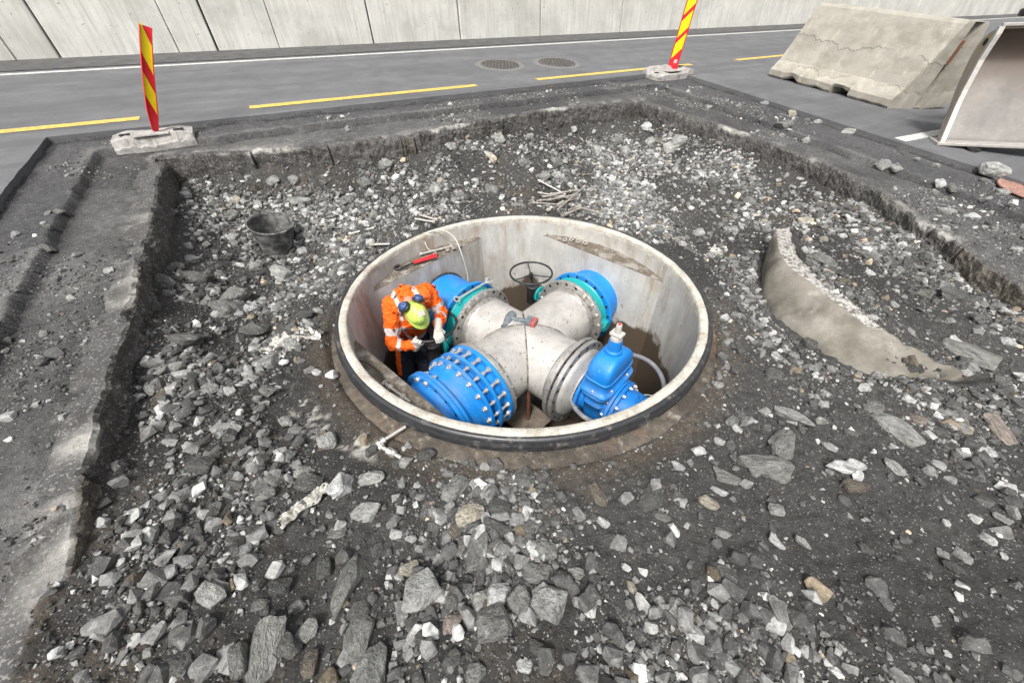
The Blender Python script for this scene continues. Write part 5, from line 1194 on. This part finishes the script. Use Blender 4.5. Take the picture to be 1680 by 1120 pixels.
SH = [rock_shape(100+k) for k in range(26)]
SHM = []
for k, (v_, f_) in enumerate(SH):
    o = np_mesh('rock', v_, f_, M_stone); me = o.data; bpy.data.objects.remove(o); SHM.append(me)
NEAR = [(-2.27, 3.34, .19)]
def blocked(x, y, m_=0.):
    if math.hypot(x-CX, y-CY) < 1.50+m_: return True
    if math.hypot(x-PAILX, y-PAILY) < .17+m_: return True
    dx = x-float(np.interp(y, [1.60, 1.65, 1.78, 1.975, 2.25, 2.63, 3.06, 3.4], [2.83, 2.39, 2.25, 2.17, 2.12, 2.19, 2.40, 2.6]))
    return 1.5 < y < 3.35 and -.06-m_ < dx < .34+m_
def place(x, y, sx, sy, sz, rot, tone, label, group, shape=None, rnd=random, sunk=.36):
    k = rnd.randrange(len(SHM)) if shape is None else shape
    o = bpy.data.objects.new('rock', SHM[k]); COL.objects.link(o); o.rotation_mode = 'XYZ'
    e = .03; z0 = surfz(x, y); gx_ = (surfz(x+e, y)-surfz(x-e, y))/(2*e); gy_ = (surfz(x, y+e)-surfz(x, y-e))/(2*e)
    nrm = Vector((-gx_*.6, -gy_*.6, 1)).normalized(); q = nrm.to_track_quat('Z', 'Y').to_matrix()
    rm = q@Matrix.Rotation(R(rot), 3, 'Z')@Matrix.Rotation(rnd.uniform(-.25, .25), 3, 'X')@Matrix.Rotation(rnd.uniform(-.22, .22), 3, 'Y')
    mw = rm.to_4x4()@Matrix.Diagonal((sx, sy, sz, 1)); mw.translation = Vector((x, y, z0+sz*(.5-sunk))); o.matrix_world = mw
    c = TONE[tone]; j = rnd.uniform(.85, 1.15); o.color = (c[0]*j, c[1]*j, c[2]*j, 1)
    tag(o, label, 'rock', group); return o
def region(x, y):
    a, s, b = ab(x, y)
    if b > 6.7: return 'on the asphalt before the loader bucket'
    if b < -1.25: return 'on the left asphalt shelf'
    if s > 5.0: return 'on the far asphalt shelf'
    if b > float(lip_right(np.array(s))): return 'on the right asphalt shelf'
    if y > 3.6: return 'on the slope behind the chamber' if x < .6 else 'in the far right pit corner'
    if x < -1.35 and y > 1.25: return 'on the slope left of the chamber'
    if x > 1.7 and y > 1.25: return 'in rubble right of the chamber'
    if x < -.35: return 'on the near left ground'
    if x < .85: return 'on the ground below the chamber'
    return 'on the near right ground'
SPEC = []
SPECIAL = {(567, 959): 0}
ROCKS = [(-1.049,1.179,0.131,0.105,0.068,42,'L'), (-1.196,1.043,0.11,0.088,0.057,51,'M'), (-1.197,0.911,0.122,0.088,0.057,50,'M'), (-1.096,0.971,0.108,0.075,0.049,48,'L'), (-1.189,0.849,0.095,0.06,0.039,59,'M'), (-1.04,0.918,0.13,0.094,0.061,53,'D'), (-0.735,0.772,0.176,0.098,0.049,68,'L'), (-0.817,0.68,0.085,0.062,0.04,45,'M'), (-0.75,0.968,0.135,0.092,0.06,34,'L'), (-0.303,0.895,0.163,0.1,0.065,14,'M'), (-0.22,0.755,0.147,0.115,0.075,10,'T'), (-0.282,0.683,0.085,0.073,0.047,21,'B'), (-0.17,0.597,0.177,0.098,0.049,60,'M'), (-0.086,0.695,0.128,0.083,0.054,1,'D'), (-0.386,0.423,0.161,0.144,0.094,41,'L'), (-0.452,0.517,0.089,0.053,0.035,42,'T'), (-0.697,0.456,0.237,0.132,0.066,81,'M'), (-0.603,0.361,0.103,0.072,0.047,56,'D'), (-0.579,0.278,0.176,0.098,0.049,114,'M'), (-0.875,0.247,0.188,0.104,0.052,134,'M'), (-0.804,0.253,0.06,0.084,0.054,74,'D'), (-0.95,0.218,0.071,0.116,0.075,78,'M'), (-0.769,0.303,0.081,0.068,0.044,62,'L'), (-0.809,0.522,0.067,0.078,0.051,57,'D'), (-0.071,0.409,0.107,0.104,0.068,6,'W'), (-0.141,0.394,0.087,0.065,0.042,18,'L'), (0.011,0.392,0.096,0.116,0.076,-4,'M'), (-0.094,0.314,0.138,0.116,0.076,18,'M'), (0.128,0.38,0.129,0.128,0.083,-19,'L'), (-0.238,0.317,0.078,0.065,0.043,32,'P'), (-0.33,0.265,0.088,0.078,0.051,51,'D'), (-0.503,0.178,0.172,0.113,0.073,73,'M'), (-0.704,0.205,0.089,0.075,0.049,71,'B'), (1.297,0.986,0.256,0.169,0.11,-56,'M'), (1.474,1.113,0.214,0.119,0.06,17,'M'), (0.862,1.005,0.092,0.06,0.039,-41,'W'), (1.111,0.934,0.152,0.084,0.042,-69,'M'), (0.943,0.8,0.124,0.069,0.042,-44,'T'), (1.029,0.859,0.077,0.043,0.021,-70,'W'), (1.232,0.745,0.069,0.054,0.035,-53,'L'), (0.415,0.846,0.121,0.067,0.044,-30,'B'), (0.67,0.817,0.178,0.099,0.049,20,'D'), (0.698,0.735,0.089,0.049,0.032,-41,'M'), (0.138,0.821,0.109,0.072,0.047,-4,'D'), (0.411,0.712,0.066,0.037,0.018,-49,'W'), (1.018,0.358,0.171,0.095,0.047,-30,'M'), (0.626,0.358,0.076,0.085,0.055,-56,'L'), (0.563,0.379,0.058,0.045,0.03,-57,'L'), (0.616,0.274,0.098,0.054,0.027,-100,'M'), (0.568,0.315,0.056,0.052,0.034,-65,'T'), (0.249,0.493,0.077,0.053,0.035,-25,'L'), (0.118,0.571,0.123,0.107,0.069,-10,'M'), (0.083,0.489,0.113,0.076,0.05,-11,'M'), (0.301,0.397,0.074,0.051,0.033,-40,'M'), (0.458,0.437,0.059,0.047,0.03,-47,'T'), (0.857,0.475,0.131,0.073,0.036,-40,'D'), (1.017,0.462,0.055,0.042,0.027,-65,'L'), (0.944,0.64,0.079,0.044,0.022,-58,'L'), (1.153,0.602,0.07,0.05,0.032,-64,'W'), (1.265,0.596,0.068,0.045,0.029,-65,'L'), (1.676,1.31,0.231,0.128,0.064,-71,'L'), (2.181,1.191,0.245,0.138,0.089,-57,'L'), (1.669,0.951,0.138,0.076,0.038,-80,'W'), (1.747,0.953,0.081,0.054,0.035,-60,'W'), (1.697,1.073,0.077,0.043,0.026,-60,'W'), (2.61,1.11,0.154,0.086,0.043,-69,'W'), (2.784,1.199,0.189,0.105,0.053,-67,'P'), (2.181,1.355,0.14,0.087,0.056,-61,'M'), (2.36,1.287,0.123,0.068,0.043,-64,'P'), (1.665,0.843,0.102,0.067,0.044,-62,'B'), (2.476,1.043,0.115,0.064,0.032,-87,'L'), (2.13,0.93,0.09,0.05,0.025,-71,'L'), (1.92,0.934,0.106,0.06,0.039,-64,'L'), (1.788,1.261,0.071,0.075,0.049,-56,'L'), (2.659,1.278,0.11,0.067,0.043,-61,'M'), (2.994,1.299,0.087,0.082,0.054,-63,'L'), (3.244,3.869,0.202,0.157,0.102,-37,'T'), (2.91,3.135,0.091,0.071,0.046,-40,'T'), (2.647,2.753,0.229,0.158,0.103,-45,'M'), (2.56,2.57,0.149,0.119,0.078,-42,'T'), (2.958,2.598,0.081,0.072,0.047,-50,'W'), (3.176,2.858,0.194,0.108,0.058,-47,'M'), (3.516,2.384,0.254,0.159,0.104,-57,'D'), (3.066,1.745,0.289,0.161,0.088,-61,'M'), (3.071,1.854,0.091,0.058,0.038,-64,'W'), (2.462,3.897,0.165,0.141,0.092,-35,'L'), (1.746,1.648,0.146,0.101,0.066,-40,'D'), (2.171,1.959,0.107,0.107,0.07,-51,'D'), (2.052,1.694,0.067,0.037,0.024,-48,'W'), (2.859,2.189,0.099,0.063,0.041,-50,'L'), (1.323,1.561,0.071,0.055,0.036,-37,'L'), (4.288,4.427,0.14,0.131,0.085,-44,'L'), (4.354,4.323,0.11,0.081,0.052,-44,'L'), (4.778,4.579,0.079,0.086,0.056,-51,'L'), (4.902,4.439,0.112,0.075,0.049,-52,'L'), (4.545,3.941,0.103,0.082,0.053,-52,'W'), (4.599,3.844,0.103,0.066,0.043,-54,'M'), (5.345,4.204,0.269,0.193,0.126,-56,'L'), (5.158,4.056,0.119,0.078,0.051,-56,'M'), (5.054,3.768,0.126,0.102,0.067,-52,'L'), (4.179,6.221,0.126,0.135,0.088,-37,'T'), (3.759,5.655,0.217,0.163,0.106,-28,'M'), (4.396,5.903,0.121,0.086,0.056,-34,'L'), (4.55,5.487,0.162,0.1,0.065,-39,'L'), (3.87,5.248,0.103,0.086,0.056,-33,'L'), (3.992,6.692,0.133,0.109,0.071,-33,'L'), (-3.449,2.797,0.075,0.054,0.035,56,'M'), (-3.5,2.76,0.058,0.037,0.024,55,'L'), (-3.424,2.624,0.04,0.031,0.02,55,'W'), (-3.339,2.563,0.071,0.05,0.032,52,'M'), (-3.195,2.349,0.085,0.056,0.036,57,'M'), (-3.001,4.162,0.152,0.084,0.049,31,'L'), (-3.286,4.091,0.09,0.104,0.068,41,'L'), (-3.296,4.011,0.115,0.088,0.057,41,'L'), (-3.372,3.968,0.102,0.087,0.057,45,'M'), (-3.468,4.051,0.184,0.102,0.056,20,'M'), (-3.136,3.36,0.112,0.075,0.049,44,'M'), (-2.892,3.751,0.184,0.123,0.08,36,'M'), (-2.691,2.791,0.103,0.095,0.062,44,'L'), (-2.651,2.609,0.137,0.09,0.059,41,'M'), (-2.958,2.914,0.091,0.121,0.079,41,'L'), (-2.493,2.534,0.214,0.166,0.108,47,'D'), (-2.168,2.262,0.214,0.169,0.11,47,'M'), (-2.576,2.34,0.179,0.119,0.077,53,'D'), (-2.476,2.061,0.223,0.124,0.065,44,'D'), (-2.874,3.907,0.077,0.099,0.064,40,'T'), (-2.138,3.016,0.23,0.213,0.139,35,'L'), (-2.06,2.331,0.106,0.118,0.077,36,'W'), (-1.619,1.733,0.138,0.131,0.085,42,'L'), (-1.552,2.198,0.121,0.086,0.056,40,'L'), (-1.623,2.294,0.149,0.083,0.041,65,'D'), (-1.873,2.076,0.197,0.141,0.092,45,'D'), (-1.653,2.068,0.16,0.089,0.045,13,'D'), (-2.256,3.985,0.21,0.116,0.058,4,'L'), (-1.777,3.422,0.1,0.074,0.048,27,'W'), (-1.549,2.375,0.097,0.063,0.041,32,'L'), (-1.994,3.736,0.13,0.093,0.061,24,'L'), (-1.534,3.957,0.162,0.125,0.081,17,'M'), (-0.907,4.562,0.134,0.142,0.092,6,'L'), (-2.348,4.183,0.093,0.104,0.068,34,'L'), (-1.875,3.272,0.199,0.11,0.062,31,'M'), (-2.204,2.446,0.137,0.208,0.135,37,'M'), (-1.555,1.929,0.112,0.101,0.066,37,'L'), (-0.784,4.243,0.085,0.073,0.048,5,'W'), (-1.844,2.787,0.098,0.083,0.054,29,'W'), (-0.163,5.614,0.185,0.176,0.114,4,'L'), (-1.463,4.654,0.174,0.146,0.095,19,'L'), (-0.736,5.129,0.14,0.125,0.081,7,'L'), (1.296,5.944,0.146,0.227,0.148,-15,'L'), (1.801,6.116,0.15,0.192,0.125,-14,'L'), (0.636,5.442,0.153,0.207,0.134,-1,'M'), (1.655,6.259,0.221,0.153,0.1,-15,'M'), (2.151,6.132,0.204,0.151,0.098,-24,'L'), (2.348,5.869,0.197,0.165,0.107,-27,'L'), (2.483,5.9,0.161,0.25,0.162,-27,'L'), (2.103,5.864,0.179,0.123,0.08,-14,'L'), (2.161,6.503,0.172,0.138,0.089,-17,'W'), (0.192,5.372,0.226,0.13,0.084,2,'M'), (-0.244,5.268,0.098,0.182,0.118,-1,'T'), (-0.213,4.661,0.183,0.209,0.136,0,'M'), (1.554,5.29,0.154,0.129,0.084,-14,'W'), (1.282,4.757,0.159,0.132,0.086,-10,'W'), (1.392,5.759,0.18,0.14,0.091,-15,'M'), (-0.463,5.283,0.096,0.073,0.048,0,'W'), (0.47,5.214,0.183,0.144,0.093,0,'M'), (0.648,5.252,0.134,0.109,0.071,-9,'L'), (-0.845,4.682,0.105,0.081,0.053,13,'T'), (1.507,0.559,0.071,0.045,0.029,-73,'D'), (2.597,0.938,0.087,0.048,0.024,-67,'L'), (2.231,0.686,0.066,0.036,0.023,-68,'L'), (1.883,0.764,0.062,0.035,0.023,-65,'D'), (1.295,1.288,0.08,0.056,0.036,-46,'M'), (1.79,0.479,0.077,0.048,0.031,-72,'D'), (-1.317,1.287,0.096,0.061,0.04,41,'L'), (-1.513,1.159,0.098,0.086,0.056,50,'L'), (-1.73,1.402,0.12,0.082,0.053,50,'L'), (-2.003,1.356,0.091,0.051,0.028,60,'L'), (-2.031,1.308,0.072,0.043,0.028,53,'L'), (-1.994,1.543,0.091,0.061,0.039,56,'L'), (-2.126,1.775,0.236,0.149,0.097,53,'D'), (-2.032,1.088,0.12,0.083,0.054,67,'D'), (-1.526,0.944,0.134,0.088,0.057,56,'D'), (-1.493,1.478,0.112,0.079,0.051,41,'M'), (-1.62,1.565,0.091,0.061,0.04,42,'L'), (-1.305,1.698,0.073,0.05,0.033,41,'W'), (-1.498,2.745,0.118,0.081,0.053,34,'M'), (-1.64,4.337,0.153,0.121,0.079,23,'M'), (-1.317,4.265,0.142,0.104,0.068,16,'M'), (-1.799,4.078,0.176,0.129,0.084,21,'M'), (-2.549,4.132,0.132,0.103,0.067,35,'L'), (0.973,6.224,0.147,0.13,0.085,-4,'L'), (0.31,5.826,0.122,0.101,0.066,-7,'L'), (2.626,4.845,0.173,0.138,0.089,-31,'D'), (2.871,4.348,0.146,0.094,0.061,-29,'M'), (0.429,0.642,0.06,0.038,0.025,-29,'D'), (0.239,0.673,0.073,0.048,0.031,-21,'D'), (0.051,0.924,0.082,0.053,0.035,-5,'M'), (-0.074,0.795,0.108,0.071,0.046,4,'D'), (-0.437,0.811,0.06,0.041,0.027,28,'M'), (-0.583,0.687,0.068,0.043,0.028,35,'D'), (-0.615,0.605,0.071,0.046,0.03,49,'D'), (0.549,0.585,0.059,0.041,0.027,-42,'D'), (0.818,0.581,0.065,0.045,0.029,-51,'D'), (0.398,0.513,0.057,0.04,0.026,-41,'D'), (0.343,0.281,0.05,0.036,0.023,-45,'M'), (0.222,0.245,0.053,0.036,0.023,-39,'D'), (0.068,0.243,0.065,0.048,0.031,-17,'D'), (0.459,0.211,0.067,0.038,0.025,-59,'M'), (0.738,0.242,0.068,0.045,0.029,-69,'D'), (-0.231,0.212,0.077,0.058,0.038,51,'D'), (-0.145,0.18,0.071,0.058,0.038,33,'M'), (-0.328,0.166,0.062,0.048,0.031,57,'D'), (0.023,0.195,0.055,0.039,0.026,-3,'W'), (-0.938,0.444,0.082,0.061,0.04,62,'D'), (-0.97,0.381,0.06,0.043,0.028,68,'M'), (-1.147,0.578,0.07,0.048,0.031,59,'L'), (-1.151,0.66,0.097,0.055,0.036,65,'D')]

for (x, y, sx, sy, sz, rot, tn) in ROCKS: SPEC.append((x, y, sx*1.03, sy*1.03, sz*1.1, rot, tn))
SLABD = .035
def density(x, y):
    a, s, b = ab(x, y); d = np.minimum(np.minimum(b+1.25, lip_back(a)-s), lip_right(s)-b); cl = .42+1.9*fbm(x, y, .75, 4, 201)
    back = sst(3.3, 4.0, y); left = sst(-1.3, -1.7, x)*sst(.6, 1.6, y); front = sst(1.3, .8, y)*(1-sst(.8, 1.3, x)*sst(1.0, .6, y)*.6); right = sst(1.7, 2.2, x)*sst(4.2, 3.2, y)
    inside = .12+1.0*np.maximum(np.maximum(back*(.65+.25*sst(-.5, 1.5, x)), left*1.2), np.maximum(front*.62, right*.6))
    pit = sst(.0, .12, d); inside = inside*(.35+.65*sst(.03, .28, d)); return np.clip(pit*inside*np.clip(cl, .10, 1.35)+(1-pit)*SLABD*np.clip(cl*1.6-.4, 0, 1), 0, 1.3)
rs = np.random.RandomState(77)
def sample(n, seed):
    r_ = np.random.RandomState(seed); xs, ys = [], []
    while sum(len(q) for q in xs) < n:
        x = r_.uniform(-4.1, 5.8, n*3); y = r_.uniform(-.25, 7.6, n*3); a, s, b = ab(x, y)
        ok = (r_.rand(len(x))*1.3 < density(x, y)) & (np.hypot(x-CX, y-CY) > 1.50) & (s < 5.7) & (b > -2.1) & (b < 6.5) & (np.hypot(x-PAILX, y-PAILY) > .18)
        xa = np.interp(y, [1.60, 1.65, 1.78, 1.975, 2.25, 2.63, 3.06, 3.4], [2.83, 2.39, 2.25, 2.17, 2.12, 2.19, 2.40, 2.6])
        ok &= ~((y > 1.5) & (y < 3.35) & (x-xa > -.05) & (x-xa < .26))
        ok &= ~((x > .2) & (x < 1.05) & (y > 3.95) & (y < 5.1) & (r_.rand(len(x)) < .6))
        # what the camera cannot see is left out
        v = np.stack([x, y, np.full(len(x), -1.69)], -1); zc = v@np.array(cf); px = (v@np.array(cr))/zc*.3584; py = (v@np.array(cu))/zc*.3584
        ok &= (zc > .1) & (np.abs(px) < .56) & (py > -.39)
        xs.append(x[ok]); ys.append(y[ok])
    return np.concatenate(xs)[:n], np.concatenate(ys)[:n]
NI = 300-len(ROCKS); X_, Y_ = sample(NI*3, 5); cnt = 0
taken = [(r_[0], r_[1], max(r_[2], r_[3])/2) for r_ in ROCKS]
for x, y in zip(X_, Y_):
    if cnt >= NI: break
    sz_ = float(rs.uniform(.075, .14)) if y > 1 or x < -.5 else float(rs.uniform(.06, .11))
    if blocked(x, y, sz_*.5) or any(math.hypot(x-q[0], y-q[1]) < (q[2]+sz_*.5)*.85 for q in taken): continue
    taken.append((x, y, sz_/2)); cnt += 1; tn = 'DDDMMMMLLLW'[rs.randint(11)] if y < 3.3 else 'DMMMLLLLWWT'[rs.randint(11)]
    SPEC.append((x, y, sz_, sz_*rs.uniform(.65, .95), sz_*rs.uniform(.5, .8), rs.uniform(0, 360), tn))
BYLAB = {}
for i, (x, y, sx, sy, sz, rot, tn) in enumerate(SPEC):
    L_ = max(sx, sy); size = 'small' if L_ < .08 else ('fist sized' if L_ < .13 else ('large' if L_ < .21 else 'very large')); asp = L_/min(sx, sy)
    shp = 'long' if asp > 1.5 else ('flat' if sz < .56*min(sx, sy) else 'blocky')
    BYLAB.setdefault('%s %s %s stone %s' % (size, TW[tn], shp, region(x, y)), []).append(i)
def pxx(i):
    v = Vector((SPEC[i][0], SPEC[i][1], -1.69)); return v.dot(cr)/v.dot(cf)
for lab, ids in BYLAB.items():
    ids = sorted(ids, key=pxx); n_ = len(ids)
    for k, i in enumerate(ids):
        sfx = '' if n_ == 1 or n_ > 6 else (', the %s one' % ('left' if k == 0 else 'right') if n_ == 2 else (', leftmost' if k == 0 else (', rightmost' if k == n_-1 else ', %s from left' % ('', 'second', 'third', 'fourth', 'fifth')[k])))
        place(*SPEC[i], lab+sfx, None if n_ == 1 else lab.split(' stone ')[0]+' stones '+lab.split(' stone ')[1])
def scatter(name, n, smin, smax, pw, seed, sub, nshape, dark, label, lift=.10, dens=None):
    sh = [rock_shape(900+seed+k, 1, sub) for k in range(nshape)]; x, y = sample(n, seed); r_ = np.random.RandomState(seed+1)
    s_ = smin+(smax-smin)*r_.rand(n)**pw; z = height(x, y, True); a, s, b = ab(x, y)
    far = sst(3.0, 4.2, y); tone = r_.rand(n)
    base = np.where(tone < .50-.22*far, .085, np.where(tone < .80-.16*far, .185, np.where(tone < .95-.05*far, .33, .52)))*dark
    warm = r_.rand(n) < .035; col = np.stack([base*(1+.22*warm), base, base*(.965-.25*warm)], -1)*r_.uniform(.8, 1.2, (n, 1))
    ang = r_.rand(n)*2*np.pi; tx = r_.normal(0, .35, n); ty = r_.normal(0, .35, n)
    ca, sa = np.cos(ang), np.sin(ang); Rz = np.zeros((n, 3, 3)); Rz[:, 0, 0] = ca; Rz[:, 0, 1] = -sa; Rz[:, 1, 0] = sa; Rz[:, 1, 1] = ca; Rz[:, 2, 2] = 1
    Rx = np.zeros((n, 3, 3)); Rx[:, 0, 0] = 1; Rx[:, 1, 1] = np.cos(tx); Rx[:, 1, 2] = -np.sin(tx); Rx[:, 2, 1] = np.sin(tx); Rx[:, 2, 2] = np.cos(tx)
    Ry = np.zeros((n, 3, 3)); Ry[:, 1, 1] = 1; Ry[:, 0, 0] = np.cos(ty); Ry[:, 0, 2] = np.sin(ty); Ry[:, 2, 0] = -np.sin(ty); Ry[:, 2, 2] = np.cos(ty)
    RM = Rz@Rx@Ry; dims = np.stack([s_, s_*r_.uniform(.6, 1.0, n), s_*r_.uniform(.45, .85, n)], -1); pick = r_.randint(nshape, size=n); VS, FS, CS = [], [], []; off = 0
    for k in range(nshape):
        q = np.where(pick == k)[0]; v_, f_ = sh[k]; P_ = np.einsum('nij,nvj->nvi', RM[q], v_[None]*dims[q][:, None, :]); P_ += np.stack([x[q], y[q], z[q]+dims[q, 2]*lift], -1)[:, None, :]
        VS.append(P_.reshape(-1, 3)); FS.append((f_[None]+(np.arange(len(q))*len(v_))[:, None, None]+off).reshape(-1, 3)); CS.append(np.repeat(col[q], len(v_), 0)); off += len(q)*len(v_)
    o = np_mesh(name, np.concatenate(VS), np.concatenate(FS), M_stones, colors=np.concatenate(CS)); tag(o, label, 'stones' if sub > 1 else 'gravel', None, 'stuff'); return o
scatter('loose_stones', 17000, .022, .085, 2.7, 31, 2, 14, 1.0, 'countless loose angular grey stones covering the slopes and floor of the excavation')
SLABD = .16
scatter('gravel', 120000, .006, .024, 2.2, 57, 1, 10, .8, 'fine dark grey gravel and chippings spread between the larger stones')
#==PART6==
# ------------------------------------------------------------------ torn scraps of white sheeting and other litter
M_cloth = mat('muddy_white_sheeting', (.50, .485, .44), .8, var=.15, vscale=14, bump=.8, bscale=45, dirt=(.20, .18, .155), dscale=12, dlo=.50, dhi=.60)
def scrap(c, L_, W_, ang, label, seed):
    nx, ny = 44, 26; ca, sa = math.cos(ang), math.sin(ang); vs = []; fs = []
    for i in range(nx+1):
        for j in range(ny+1):
            u, v = i/nx-.5, j/ny-.5; q = Vector((u*4+seed, v*4, seed)); wv = 1+.5*mnoise.noise(Vector((u*3, seed, 1)))
            X = u*L_; Y = v*W_*wv+.25*W_*mnoise.noise(Vector((u*4, seed, 5)))
            ed = .12*W_*mnoise.noise(Vector((u*22, v > 0, seed)))*(abs(v) > .42); Y += ed
            x = c[0]+X*ca-Y*sa; y = c[1]+X*sa+Y*ca
            z = surfz(x, y)+.012+.028*abs(mnoise.noise(q*1.3))+.018*abs(mnoise.noise(q*3.1))+.008*mnoise.noise(q*7)
            vs.append((x, y, z))
    for i in range(nx):
        for j in range(ny):
            if mnoise.noise(Vector((i*.19+seed, j*.19, 2))) > .28 and (i < 4 or i > nx-6 or j < 4 or j > ny-5): continue
            a_ = i*(ny+1)+j; fs.append((a_, a_+ny+1, a_+ny+2, a_+1))
    mb = MB(); mb.add(vs, fs, 0, True); o = mb.build('torn_sheeting', M_cloth); so_ = o.modifiers.new('thickness', 'SOLIDIFY'); so_.thickness = .004; tag(o, label, 'scrap'); return o
scrap((-1.60, 1.98), .36, .24, R(62), 'crumpled muddy white scrap of sheeting against the left side of the chamber', 3.1)
scrap((2.13, 3.42), .42, .13, R(52), 'torn whitish strip lying between the chamber and the curved concrete fragment', 7.7)
scrap((-1.00, .80), .26, .055, R(62), 'thin pale torn strip on the near left ground', 12.3)
lump = place(5.70, 4.86, .26, .15, .08, 8, 'D', 'black asphalt lump at the cutting edge of the loader bucket', None); lump.name = 'asphalt_lump'; lump.color = (.02, .02, .02, 1); lump['category'] = 'asphalt lump'
M_omark = mat('orange_marking_paint', (.75, .33, .02), .8, var=.2, vscale=60, bump=.2, dirt=(.09, .08, .07), dscale=50, dlo=.50, dhi=.60)
for k, (x, y) in enumerate(((-1.90, 5.66), (.65, 7.04))):
    mb = MB(); vs = []; fs = []; n = 14
    for i in range(n+1):
        for q in (-1, 1): X = -.11+.22*i/n; Y = q*(.018+.010*mnoise.noise(Vector((i*.7, q, k)))); xx = x+X*math.cos(A)-Y*math.sin(A); yy = y+X*math.sin(A)+Y*math.cos(A); vs.append((xx, yy, float(height(np.array([xx]), np.array([yy]), True)[0])+.006))
    for i in range(n): fs.append((2*i, 2*i+2, 2*i+3, 2*i+1))
    mb.add(vs, fs); tag(mb.build('orange_paint_mark', M_omark), kind='structure')
